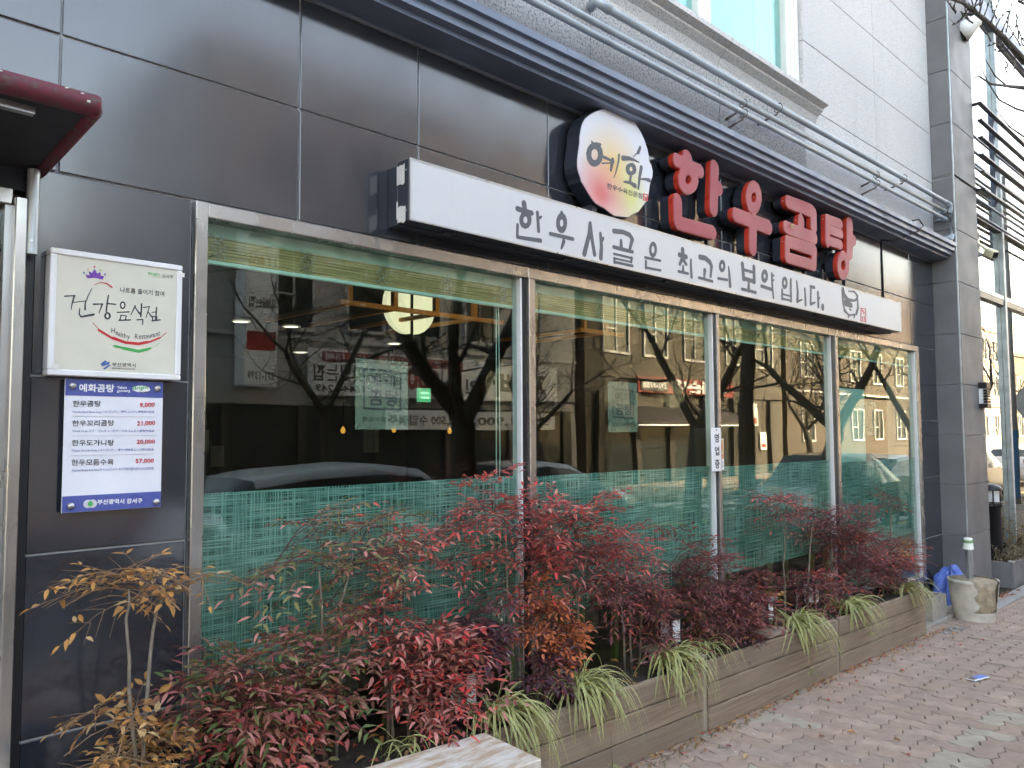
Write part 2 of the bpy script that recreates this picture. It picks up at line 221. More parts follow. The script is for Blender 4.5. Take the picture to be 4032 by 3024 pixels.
# traced lettering, in metres on the shop front (x, z, half width)
SLOGAN=[[(2.7729,2.7082,0.0158),(2.7774,2.6753,0.0158)],[(2.7272,2.6737,0.013),(2.7726,2.671,0.0128),(2.8265,2.6712,0.0128)],[(2.8106,2.6343,0.0138),(2.8076,2.6205,0.0126),(2.7994,2.6084,0.0119),(2.7878,2.6005,0.0123),(2.775,2.5982,0.0134),(2.7636,2.602,0.0142),(2.7558,2.6111,0.0143),(2.7531,2.6237,0.0135),(2.7561,2.6373,0.0124),(2.7641,2.6493,0.0118),(2.7756,2.6574,0.0123),(2.7884,2.6598,0.0135),(2.7999,2.6561,0.0144),(2.8078,2.647,0.0146),(2.8106,2.6343,0.0138)],[(2.8667,2.6809,0.0101),(2.8745,2.5913,0.0101)],[(2.8752,2.653,0.0066),(2.8932,2.6653,0.0066)],[(2.7275,2.5956,0.0085),(2.7251,2.5372,0.0085)],[(2.726,2.5361,0.0084),(2.8878,2.5456,0.0108)],[(3.0461,2.7144,0.0107),(3.0461,2.713,0.0107)],[(3.0734,2.6671,0.0135),(3.0703,2.6508,0.0128),(3.0624,2.6368,0.0139),(3.051,2.6279,0.0156),(3.0387,2.6257,0.0166),(3.0276,2.6307,0.0164),(3.0201,2.6419,0.0149),(3.0176,2.6569,0.0132),(3.0206,2.673,0.0126),(3.0284,2.687,0.0137),(3.0397,2.696,0.0156),(3.0521,2.6984,0.0168),(3.0632,2.6935,0.0166),(3.0708,2.6823,0.0152),(3.0734,2.6671,0.0135)],[(2.9587,2.5921,0.0098),(3.1316,2.5946,0.0102)],[(3.0598,2.5706,0.012),(3.0424,2.5326,0.007)],[(3.2716,2.7009,0.0114),(3.2613,2.6368,0.0139),(3.2214,2.532,0.0162)],[(3.2716,2.7009,0.0117),(3.2869,2.6118,0.0123),(3.305,2.5412,0.0129)],[(3.3569,2.6605,0.0107),(3.3637,2.5948,0.0131),(3.3578,2.5308,0.0152)],[(3.3689,2.6217,0.0075),(3.381,2.6408,0.0076)],[(3.4727,2.6956,0.0135),(3.5562,2.704,0.013),(3.6162,2.6974,0.0142),(3.6385,2.6779,0.0143),(3.6143,2.6196,0.011)],[(3.5364,2.6532,0.01),(3.5356,2.6148,0.015)],[(3.4683,2.6071,0.0102),(3.6393,2.6065,0.0105)],[(3.4699,2.5703,0.0063),(3.6346,2.5702,0.0065)],[(3.6308,2.5719,0.0088),(3.6252,2.5479,0.0088)],[(3.473,2.5459,0.0054),(3.6214,2.5473,0.0055)],[(3.473,2.5459,0.008),(3.4737,2.5219,0.008)],[(3.4726,2.5255,0.0074),(3.6374,2.5272,0.0076)],[(3.862,2.6549,0.0111),(3.8588,2.6394,0.0104),(3.8509,2.6262,0.0106),(3.8398,2.6178,0.0116),(3.8277,2.616,0.0124),(3.817,2.621,0.0126),(3.8099,2.6318,0.0119),(3.8076,2.6463,0.0109),(3.8107,2.6617,0.0103),(3.8185,2.6749,0.0105),(3.8296,2.6833,0.0116),(3.8417,2.6853,0.0125),(3.8524,2.6804,0.0127),(3.8597,2.6695,0.0121),(3.862,2.6549,0.0111)],[(3.7556,2.5931,0.0074),(3.9069,2.5965,0.0076)],[(3.7643,2.5722,0.0094),(3.7633,2.5342,0.0094)],[(3.7633,2.5358,0.0068),(3.908,2.5402,0.007)],[(4.1395,2.6984,0.0167),(4.1427,2.672,0.0167)],[(4.1032,2.6621,0.0145),(4.1791,2.6599,0.0147)],[(4.1406,2.6525,0.015),(4.108,2.6056,0.0112)],[(4.1404,2.6448,0.0158),(4.1775,2.6134,0.0106)],[(4.1429,2.5992,0.0083),(4.1418,2.5646,0.0138)],[(4.0918,2.56,0.0085),(4.1949,2.5604,0.0087)],[(4.2299,2.6505,0.0085),(4.2272,2.6113,0.0106),(4.2332,2.5462,0.0128)],[(4.33,2.6827,0.016),(4.3951,2.6846,0.0164),(4.4459,2.6666,0.0171),(4.4643,2.6452,0.0148),(4.4497,2.5751,0.0104)],[(4.3834,2.6059,0.016),(4.3745,2.5611,0.0087)],[(4.3152,2.5517,0.0091),(4.4709,2.5483,0.0093)],[(4.6186,2.6673,0.0126),(4.6155,2.6544,0.0116),(4.6077,2.6434,0.0113),(4.5969,2.6363,0.0118),(4.5852,2.6347,0.0128),(4.5749,2.6388,0.0134),(4.568,2.6477,0.0132),(4.566,2.6598,0.0124),(4.5691,2.6726,0.0115),(4.5767,2.6836,0.0112),(4.5875,2.6907,0.0118),(4.5992,2.6924,0.0129),(4.6096,2.6884,0.0135),(4.6165,2.6795,0.0134),(4.6186,2.6673,0.0126)],[(4.5397,2.5766,0.0088),(4.6509,2.5815,0.009)],[(4.6717,2.6667,0.008),(4.6779,2.6262,0.0121),(4.6856,2.5489,0.0161)],[(4.8495,2.713,0.0186),(4.8616,2.6175,0.0186)],[(5.0028,2.7154,0.0175),(5.0031,2.6146,0.0175)],[(4.8694,2.6778,0.0101),(4.9992,2.677,0.0104)],[(4.8617,2.6192,0.0143),(4.9963,2.6163,0.0146)],[(4.9276,2.6006,0.0102),(4.9252,2.5492,0.0187)],[(4.8352,2.545,0.0107),(5.0203,2.5436,0.0111)],[(5.181,2.6773,0.0155),(5.1771,2.6626,0.0143),(5.1678,2.65,0.0138),(5.1548,2.6421,0.0145),(5.1408,2.6402,0.0156),(5.1286,2.6449,0.0164),(5.1205,2.6551,0.0162),(5.1181,2.6688,0.0153),(5.122,2.6834,0.0141),(5.1312,2.6959,0.0137),(5.1441,2.704,0.0144),(5.1581,2.7059,0.0157),(5.1704,2.7013,0.0166),(5.1786,2.6911,0.0165),(5.181,2.6773,0.0155)],[(5.2539,2.7031,0.0112),(5.2553,2.625,0.0112),(5.269,2.5378,0.0112)],[(5.2586,2.6877,0.0073),(5.2811,2.6961,0.0073)],[(5.2571,2.659,0.0063),(5.283,2.6624,0.0063)],[(5.0996,2.5983,0.012),(5.2572,2.5915,0.0123)],[(5.4719,2.6679,0.0137),(5.4683,2.6536,0.0127),(5.4596,2.6414,0.0125),(5.4476,2.6337,0.0132),(5.4347,2.6321,0.0143),(5.4235,2.6368,0.0148),(5.4161,2.647,0.0145),(5.414,2.6605,0.0135),(5.4176,2.6747,0.0126),(5.4263,2.6869,0.0124),(5.4382,2.6946,0.0132),(5.4511,2.6963,0.0143),(5.4624,2.6916,0.015),(5.4698,2.6815,0.0147),(5.4719,2.6679,0.0137)],[(5.5379,2.6975,0.014),(5.5319,2.5938,0.0139)],[(5.4017,2.6091,0.0115),(5.3961,2.5434,0.0115)],[(5.5382,2.601,0.0119),(5.5348,2.5427,0.0119)],[(5.4019,2.5784,0.0064),(5.5368,2.5778,0.0066)],[(5.3962,2.5452,0.008),(5.5349,2.5446,0.0082)],[(5.6312,2.6985,0.0102),(5.643,2.6274,0.0143),(5.6348,2.5567,0.0183)],[(5.6345,2.552,0.0093),(5.7107,2.5737,0.0063)],[(5.7591,2.6584,0.0126),(5.764,2.6042,0.0137),(5.7644,2.543,0.0147)],[(5.8529,2.6881,0.0123),(5.9212,2.6899,0.0125)],[(5.8613,2.6872,0.0129),(5.8488,2.5569,0.0128)],[(5.8487,2.555,0.0119),(5.9268,2.577,0.0066)],[(5.9795,2.6564,0.0155),(5.9814,2.5521,0.0155)],[(5.9873,2.6089,0.0083),(6.0077,2.6209,0.0083)],[(6.0565,2.5602,0.0224),(6.0558,2.5484,0.0224)]]
POT=[[(6.4382,2.7336,0.0269),(6.4547,2.6948,0.0236),(6.5354,2.6651,0.0154),(6.6607,2.672,0.0091),(6.7133,2.6957,0.0138)],[(6.5409,2.7379,0.0046),(6.6664,2.7458,0.0085),(6.7252,2.716,0.014)],[(6.4302,2.7225,0.0196),(6.4307,2.6309,0.0147),(6.4602,2.5729,0.0098)],[(6.4844,2.6368,0.031),(6.5944,2.6262,0.0205)],[(6.7227,2.6842,0.013),(6.728,2.6218,0.0155),(6.6908,2.5708,0.0171)],[(6.4554,2.5724,0.0146),(6.5263,2.5439,0.0084)],[(6.526,2.5387,0.0071),(6.6645,2.5577,0.0072)],[(6.5387,2.5451,0.0096),(6.5248,2.5232,0.0095)],[(6.6568,2.5569,0.0098),(6.6397,2.5313,0.0097)],[(6.5547,2.5931,0.0077),(6.5839,2.5858,0.0077)]]
SEAL=[[(6.7901,2.6231,0.0066),(6.7766,2.5194,0.0065)],[(6.8847,2.6256,0.0067),(6.8761,2.5203,0.0067)],[(6.7901,2.6231,0.0037),(6.8847,2.6256,0.0038)],[(6.7766,2.5194,0.0038),(6.8761,2.5203,0.0038)],[(6.8098,2.6093,0.0068),(6.8554,2.5907,0.0069)],[(6.8126,2.58,0.0029),(6.85,2.588,0.0029)],[(6.8103,2.5512,0.0079),(6.8143,2.5357,0.0079)],[(6.8477,2.5601,0.0067),(6.851,2.535,0.0067)]]
LETTERS=[[[(4.2516,3.2888,0.0526),(4.2467,3.2437,0.0524)],[(4.1356,3.2518,0.0415),(4.2556,3.2446,0.0414),(4.3973,3.2436,0.0414)],[(4.3318,3.1748,0.041),(4.3235,3.1463,0.0358),(4.3022,3.1204,0.0294),(4.2724,3.1023,0.027),(4.24,3.0954,0.031),(4.2115,3.101,0.0368),(4.1923,3.1179,0.0402),(4.1861,3.1426,0.0393),(4.1941,3.1706,0.0346),(4.2147,3.1962,0.0287),(4.2441,3.2146,0.0269),(4.2765,3.2221,0.0314),(4.3056,3.2169,0.038),(4.3254,3.2,0.0419),(4.3318,3.1748,0.041)],[(4.569,3.3057,0.0488),(4.5462,3.0331,0.048)],[(4.5907,3.178,0.0442),(4.6176,3.1798,0.0444)],[(4.135,2.9992,0.0453),(4.1365,2.8799,0.0451)],[(4.1392,2.8669,0.041),(4.2426,2.8671,0.041),(4.5303,2.8746,0.0427)]],[[(5.1455,3.2271,0.0377),(5.1365,3.1915,0.0339),(5.1148,3.1602,0.0334),(5.0848,3.1394,0.0364),(5.0525,3.1331,0.0401),(5.0244,3.1424,0.0416),(5.0059,3.1654,0.0401),(5.0004,3.1974,0.0364),(5.009,3.2324,0.0329),(5.0302,3.2636,0.0328),(5.0598,3.2847,0.0363),(5.0921,3.2917,0.0406),(5.1208,3.2828,0.0428),(5.1399,3.2597,0.0416),(5.1455,3.2271,0.0377)],[(4.8238,3.0452,0.046),(5.2762,3.0407,0.0497)],[(5.052,3.0203,0.052),(5.0414,2.8559,0.0516)]],[[(5.5836,3.2853,0.0465),(5.834,3.2911,0.0493),(5.9688,3.2902,0.052)],[(5.9989,3.2765,0.0534),(5.9958,3.1747,0.0532)],[(5.7859,3.179,0.0506),(5.7815,3.1061,0.0505)],[(5.5414,3.09,0.045),(5.7884,3.0846,0.0457),(6.0074,3.0873,0.0459)],[(5.5524,2.9813,0.0365),(5.5458,2.8664,0.0364)],[(5.9937,2.9803,0.0404),(5.9834,2.8743,0.0402)],[(5.5589,2.9876,0.0422),(5.9908,2.9891,0.0452)],[(5.549,2.8668,0.0384),(5.9798,2.8715,0.0411)]],[[(6.2507,3.2762,0.0432),(6.2385,3.0982,0.0429)],[(6.2619,3.2799,0.0376),(6.4946,3.2834,0.039)],[(6.2823,3.2033,0.0356),(6.4984,3.2035,0.0368)],[(6.2501,3.1081,0.0355),(6.4822,3.1122,0.0368)],[(6.6731,3.3122,0.0617),(6.6552,3.0752,0.0611)],[(6.7076,3.1856,0.0441),(6.7483,3.1907,0.0444)],[(6.5992,2.9605,0.0381),(6.5884,2.9235,0.0345),(6.5638,2.8917,0.0326),(6.5304,2.8715,0.0341),(6.4948,2.8667,0.0372),(6.4642,2.8781,0.0395),(6.4443,2.9034,0.0394),(6.4391,2.9375,0.0368),(6.4494,2.974,0.0335),(6.4734,3.0056,0.0321),(6.5065,3.0263,0.034),(6.5422,3.0317,0.0378),(6.5734,3.0207,0.0406),(6.5938,2.9953,0.0407),(6.5992,2.9605,0.0381)]]]
OVAL=[(3.4637,3.3864),(3.4233,3.3706),(3.37,3.3427),(3.3176,3.309),(3.282,3.2802),(3.2593,3.2469),(3.2462,3.2143),(3.2361,3.1744),(3.2323,3.1321),(3.2221,3.0842),(3.2133,3.0369),(3.2127,2.9998),(3.2203,2.9729),(3.2354,2.9476),(3.2444,2.9249),(3.2722,2.902),(3.3002,2.8749),(3.3285,2.8516),(3.3603,2.8309),(3.3993,2.824),(3.4388,2.819),(3.4852,2.8025),(3.5257,2.7931),(3.574,2.7978),(3.6585,2.8092),(3.6803,2.8242),(3.7094,2.8385),(3.7536,2.8602),(3.7991,2.9047),(3.8451,2.9476),(3.8617,3.0007),(3.8705,3.0434),(3.8826,3.0688),(3.8988,3.0997),(3.9035,3.1328),(3.8891,3.166),(3.8669,3.1881),(3.8675,3.2111),(3.8534,3.2532),(3.8245,3.3005),(3.7882,3.3409),(3.7447,3.3743),(3.6944,3.4008),(3.6444,3.4136),(3.595,3.4151),(3.5459,3.402),(3.5044,3.3872),(3.484,3.3879)]
BRUSH=[[(3.4117,3.1134,0.0212),(3.4062,3.0904,0.0186),(3.3918,3.0695,0.0162),(3.3713,3.0551,0.016),(3.349,3.0498,0.0181),(3.3291,3.0547,0.0205),(3.3157,3.0687,0.0215),(3.3112,3.0889,0.0205),(3.3165,3.1116,0.0181),(3.3306,3.1323,0.0158),(3.3508,3.1469,0.0159),(3.3732,3.1526,0.0183),(3.3933,3.148,0.021),(3.4071,3.134,0.0222),(3.4117,3.1134,0.0212)],[(3.337,3.1687,0.0041),(3.3497,3.1529,0.0136)],[(3.351,3.1533,0.008),(3.3772,3.165,0.0074),(3.4115,3.1685,0.0072)],[(3.4407,3.1055,0.0091),(3.4823,3.104,0.0075),(3.5285,3.0986,0.0057)],[(3.4247,3.0677,0.0042),(3.5263,3.0946,0.003)],[(3.5177,3.109,0.0123),(3.5014,3.0471,0.0081)],[(3.5759,3.1511,0.0078),(3.5679,3.1035,0.006),(3.5459,3.0464,0.0042),(3.5265,3.011,0.0026)],[(3.6128,3.1413,0.0149),(3.6713,3.1535,0.0112),(3.7146,3.1559,0.0076),(3.7658,3.1524,0.0024)],[(3.7755,3.2446,0.009),(3.7562,3.2106,0.0052),(3.7077,3.1712,0.0021)],[(3.7739,3.2374,0.0102),(3.7562,3.2084,0.0115)],[(3.7184,3.1025,0.0172),(3.7148,3.0909,0.0151),(3.7055,3.0802,0.0119),(3.6923,3.0724,0.0102),(3.6778,3.0691,0.0119),(3.6649,3.0709,0.015),(3.6562,3.0775,0.017),(3.6533,3.0876,0.0169),(3.6567,3.099,0.0148),(3.6659,3.1098,0.0117),(3.679,3.1176,0.0101),(3.6935,3.121,0.012),(3.7065,3.1192,0.0152),(3.7154,3.1126,0.0173),(3.7184,3.1025,0.0172)],[(3.6834,3.06,0.0079),(3.6737,3.0182,0.0108)],[(3.6195,3.0085,0.0057),(3.6751,3.0149,0.0095),(3.7218,3.0065,0.0141)],[(3.7843,3.1276,0.0133),(3.7649,3.0604,0.0104),(3.7529,2.9962,0.0074)],[(3.7766,3.0576,0.0045),(3.823,3.0679,0.0078),(3.8653,3.0691,0.012)]]
OVALTXT=[('한우수육전문점',(3.462,2.9357),(3.7862,2.9433),(3.466,2.9686))]
OVALSEAL=[[(3.8019,2.9766,0.0025),(3.8394,2.9798,0.0025)],[(3.8019,2.9766,0.0038),(3.801,2.9405,0.0038)],[(3.801,2.9405,0.0025),(3.8385,2.9436,0.0025)],[(3.8394,2.9798,0.0039),(3.8385,2.9436,0.0039)],[(3.8127,2.9608,0.0035),(3.8198,2.9488,0.0035)],[(3.8262,2.9613,0.0035),(3.8288,2.9484,0.0035)]]
HS_OUT=[(0.7549,2.1932),(1.1708,2.1881),(1.1692,1.7866),(0.7583,1.7944)]
HS_BLACK=[[(0.7999,2.0408,0.0022),(0.8294,2.0459,0.002)],[(0.8281,2.0457,0.0025),(0.8222,2.0229,0.0018),(0.8196,2.0,0.001)],[(0.8222,2.0229,0.0014),(0.8624,2.0331,0.0014)],[(0.8791,2.0754,0.001),(0.8686,2.0511,0.0015),(0.86,2.0243,0.0019),(0.8604,2.0043,0.0024)],[(0.8446,2.0069,0.0013),(0.8433,1.9882,0.002),(0.8492,1.9803,0.0029),(0.886,1.9911,0.0037)],[(0.8852,2.0247,0.0026),(0.9133,2.0287,0.0017)],[(0.912,2.0285,0.0024),(0.9019,1.997,0.0011)],[(0.9298,2.0588,0.0019),(0.9256,2.0257,0.0022),(0.9242,2.0051,0.0024)],[(0.9255,2.0315,0.0021),(0.953,2.0316,0.0021)],[(0.9357,1.9917,0.003),(0.9351,1.9875,0.0029),(0.9331,1.9839,0.0027),(0.9302,1.9818,0.0026),(0.9269,1.9815,0.0027),(0.924,1.983,0.0029),(0.9218,1.9862,0.003),(0.921,1.9903,0.003),(0.9216,1.9945,0.0029),(0.9236,1.998,0.0027),(0.9265,2.0002,0.0026),(0.9298,2.0005,0.0027),(0.9328,1.9989,0.0029),(0.9349,1.9958,0.003),(0.9357,1.9917,0.003)],[(0.9818,2.0317,0.002),(0.9812,2.0271,0.002),(0.9793,2.0232,0.0021),(0.9766,2.0208,0.0023),(0.9734,2.0205,0.0024),(0.9706,2.0222,0.0023),(0.9686,2.0257,0.0021),(0.9678,2.0302,0.002),(0.9684,2.0349,0.002),(0.9702,2.0388,0.0021),(0.973,2.0411,0.0023),(0.9761,2.0415,0.0024),(0.9789,2.0398,0.0023),(0.981,2.0363,0.0021),(0.9818,2.0317,0.002)],[(0.9578,2.0056,0.0018),(0.9969,2.0111,0.0018)],[(0.9705,1.9981,0.0017),(0.9667,1.9801,0.0017)],[(0.9705,1.9975,0.0015),(0.9873,1.9968,0.0015),(0.9834,1.9831,0.0014)],[(0.9639,1.9798,0.002),(1.0003,1.9847,0.0021)],[(1.0149,2.0338,0.002),(1.0014,2.0012,0.0011)],[(1.0136,2.0292,0.0015),(1.0298,2.0085,0.0027)],[(1.0355,2.0421,0.0023),(1.0335,1.9984,0.0023)],[(1.0217,1.9868,0.0021),(1.0403,1.9901,0.0018),(1.0399,1.972,0.0014)],[(1.0409,2.0306,0.0018),(1.0612,2.0358,0.0015),(1.0504,1.997,0.0011)],[(1.0557,2.0187,0.0015),(1.0693,2.0019,0.0022)],[(1.0849,2.0353,0.0021),(1.0827,1.9941,0.0021)],[(1.069,2.017,0.0015),(1.0846,2.0201,0.0015)],[(1.0722,2.0037,0.0015),(1.0725,1.9886,0.0015)],[(1.0722,2.0037,0.0015),(1.087,2.0036,0.0016),(1.0858,1.9914,0.0015)],[(1.071,1.9885,0.0024),(1.0976,1.994,0.0024)]]
HS_RED=[[(0.8858,2.0877,0.0008),(0.9049,2.0983,0.0013),(0.924,2.097,0.0019),(0.9401,2.0864,0.0024)],[(0.8839,1.965,0.0009),(0.9087,1.9398,0.0009),(0.9418,1.9208,0.0009),(0.9865,1.9097,0.0009),(1.0291,1.9069,0.0009),(1.0667,1.9173,0.0009),(1.1018,1.9351,0.0009),(1.1209,1.9535,0.0009)],[(0.9032,1.9423,0.0038),(0.9418,1.9208,0.0036),(0.9865,1.9097,0.0034),(1.0291,1.9069,0.0031),(1.0667,1.9173,0.0029),(1.0988,1.9334,0.0027)],[(0.9473,1.9198,0.005),(0.9865,1.9082,0.0048),(1.0291,1.9069,0.0047),(1.0579,1.9151,0.0044)]]
HS_GREEN=[[(0.9341,1.8984,0.0006),(0.9729,1.891,0.0006),(1.0297,1.8832,0.0006),(1.0729,1.8982,0.0006),(1.1007,1.9153,0.0006)],[(0.9534,1.894,0.0038),(0.9869,1.8882,0.0037),(1.0297,1.8823,0.0035),(1.0671,1.8947,0.0033)],[(0.9813,1.8887,0.0053),(1.0297,1.8817,0.0049),(1.0584,1.8911,0.0044)]]
HS_CROWN=[(0.859,2.1183),(0.871,2.1161),(0.8685,2.1294),(0.8785,2.125),(0.8851,2.1403),(0.8935,2.1258),(0.9033,2.1321),(0.9044,2.1198),(0.9158,2.1201),(0.9101,2.1083),(0.8884,2.1112),(0.8646,2.1066)]
HS_DOTS=[(0.8849,2.1464,'red'),(0.8665,2.1354,'tan'),(0.9045,2.1378,'olive'),(0.8544,2.1225,'blue'),(0.9178,2.126,'plum')]
HS_LOGO=[[(0.909,1.8318),(0.9244,1.8451),(0.9313,1.8403),(0.9166,1.8308)],[(0.9166,1.8308),(0.9386,1.843),(0.9369,1.8333),(0.9127,1.8248)],[(0.9183,1.8179),(0.9388,1.8335),(0.9406,1.8292),(0.9251,1.8162)]]
HS_TXT=[('나트륨 줄이기 참여',(0.9654,2.0727),(1.1094,2.0756),(0.9656,2.0905),'ink'),('강서구',(1.1006,2.1388),(1.1385,2.1407),(1.101,2.1511),'ink'),('부산광역시',(0.9461,1.8272),(1.0208,1.8277),(0.9458,1.8405),'ink'),('BUSAN METROPOLITAN CITY',(0.9455,1.8184),(1.0202,1.8188),(0.9454,1.8237),'ink'),('Bright',(1.0546,2.1418),(1.0931,2.143),(1.0553,2.1531),'green'),('Gangseo',(1.0695,2.1359),(1.0977,2.1375),(1.0693,2.1413),'olive')]
HS_ARC=[('H',0.94,1.9373),('e',0.9539,1.9314),('a',0.9623,1.928),('l',0.9699,1.9257),('t',0.9744,1.9243),('h',0.9805,1.9236),('y',0.9913,1.9215),('R',1.0145,1.9228),('e',1.0273,1.9244),('s',1.0359,1.9257),('t',1.0432,1.9262),('a',1.0504,1.928),('u',1.0591,1.9299),('r',1.0678,1.9324),('a',1.0737,1.9341),('n',1.0833,1.9373),('t',1.0921,1.941)]
MN_OUT=[(0.8125,1.7829),(1.1196,1.7832),(1.1224,1.3579),(0.8153,1.361)]
MN_BANDS=[(0.8133,1.7327),(1.1207,1.733),(0.8153,1.4098),(1.1219,1.408)]
MN_TXT=[('예화곰탕',(0.8544,1.7417),(0.9614,1.7434),(0.8545,1.7679),'white'),('Yehwa',(0.9699,1.7546),(1.001,1.7557),(0.9697,1.7647),'white'),('gomtang',(0.9702,1.7417),(1.0116,1.7438),(0.97,1.7517),'white'),('한우곰탕',(0.8369,1.694),(0.9209,1.6956),(0.8372,1.7139),'ink'),('9,000',(1.0437,1.6933),(1.0933,1.696),(1.0433,1.7109),'red'),('한우꼬리곰탕',(0.8375,1.6315),(0.9634,1.6335),(0.8375,1.6509),'ink'),('21,000',(1.036,1.632),(1.0961,1.6345),(1.0356,1.6495),'red'),('한우도가니탕',(0.8375,1.5698),(0.9641,1.5691),(0.8378,1.5891),'ink'),('20,000',(1.0362,1.571),(1.0968,1.5713),(1.0358,1.5878),'red'),('한우모듬수육',(0.838,1.5077),(0.9647,1.506),(0.838,1.5277),'ink'),('57,000',(1.0342,1.5073),(1.0946,1.5072),(1.0338,1.5241),'red'),('Korean Beef Bone Soup,ハヌゴムタン / 韓牛コムタン,韓熟韓牛骨湯',(0.8382,1.673),(1.0917,1.6753),(0.838,1.6835),'blue'),('Oxtail Soup,コリ・ゴムタン / 牛テールのコムタン,韓熟牛尾湯',(0.838,1.6122),(1.0925,1.6115),(0.8377,1.6222),'blue'),('Korean Ox-knee Soup,ハヌドガニタン / 韓牛の膝軟骨スープ,韓牛膝骨湯',(0.8387,1.5505),(1.0926,1.5484),(0.8385,1.5604),'blue'),('Assorted Boiled Beef Slices,モドゥムスユク / ゆで牛肉の盛り合わせ,白切肉拼盤',(0.839,1.4879),(1.0939,1.4858),(0.8388,1.4983),'blue'),('부산광역시 강서구',(0.9177,1.3802),(1.0584,1.3759),(0.9181,1.3969),'white'),('Bright',(1.021,1.7491),(1.0704,1.7546),(1.0212,1.7651),'green'),('Gangseo',(1.0392,1.7438),(1.0778,1.7451),(1.0391,1.7503),'ink')]
MN_LINES=[((0.8366,1.6647),(1.0955,1.6647)),((0.8375,1.602),(1.0953,1.6014)),((0.8372,1.5396),(1.0952,1.5378))]
MN_BOLTS=[(0.8347,1.761),(1.0993,1.7615),(0.8387,1.3813),(1.1037,1.3783)]
MN_LOGO=[(0.8967,1.3843),(1.0474,1.7573)]
WORDING={0.02: ['예화', '곰탕', 'Bright', 'Gangseo', '고기맛있는집', '1644-1249', '맛있는집', '271-1399'], 0.01: ['한우수육전문점', '흡연구역 아님', '과태료 부과', '한돈 생고기 프리미엄 우삼겹 대패'], 0.015: ['한우수육전문점'], 0.012: ['나트륨 줄이기 참여', '강서구', '부산광역시', 'BUSAN METROPOLITAN CITY', 'Bright', 'Gangseo', '한우곰탕', '한우꼬리곰탕', '한우도가니탕', '한우모듬수육', 'Korean Beef Bone Soup,ハヌゴムタン / 韓牛コムタン,韓熟韓牛骨湯', 'Oxtail Soup,コリ・ゴムタン / 牛テールのコムタン,韓熟牛尾湯', 'Korean Ox-knee Soup,ハヌドガニタン / 韓牛の膝軟骨スープ,韓牛膝骨湯', 'Assorted Boiled Beef Slices,モドゥムスユク / ゆで牛肉の盛り合わせ,白切肉拼盤'], 0.0: ['H', 'e', 'a', 'l', 't', 'h', 'y', 'R', 's', 'u', 'r', 'n'], 0.022: ['예화곰탕', 'Yehwa', 'gomtang', '9,000', '21,000', '20,000', '57,000', '부산광역시 강서구'], 0.03: ['영', '업', '중', '금연', '1인', '원', '소주 1,900', '맥주 2,500 수입맥주', '고', '11,800', '292-9788'], 0.04: ['11,800'], 0.05: ['자사바', '왕세순대']}

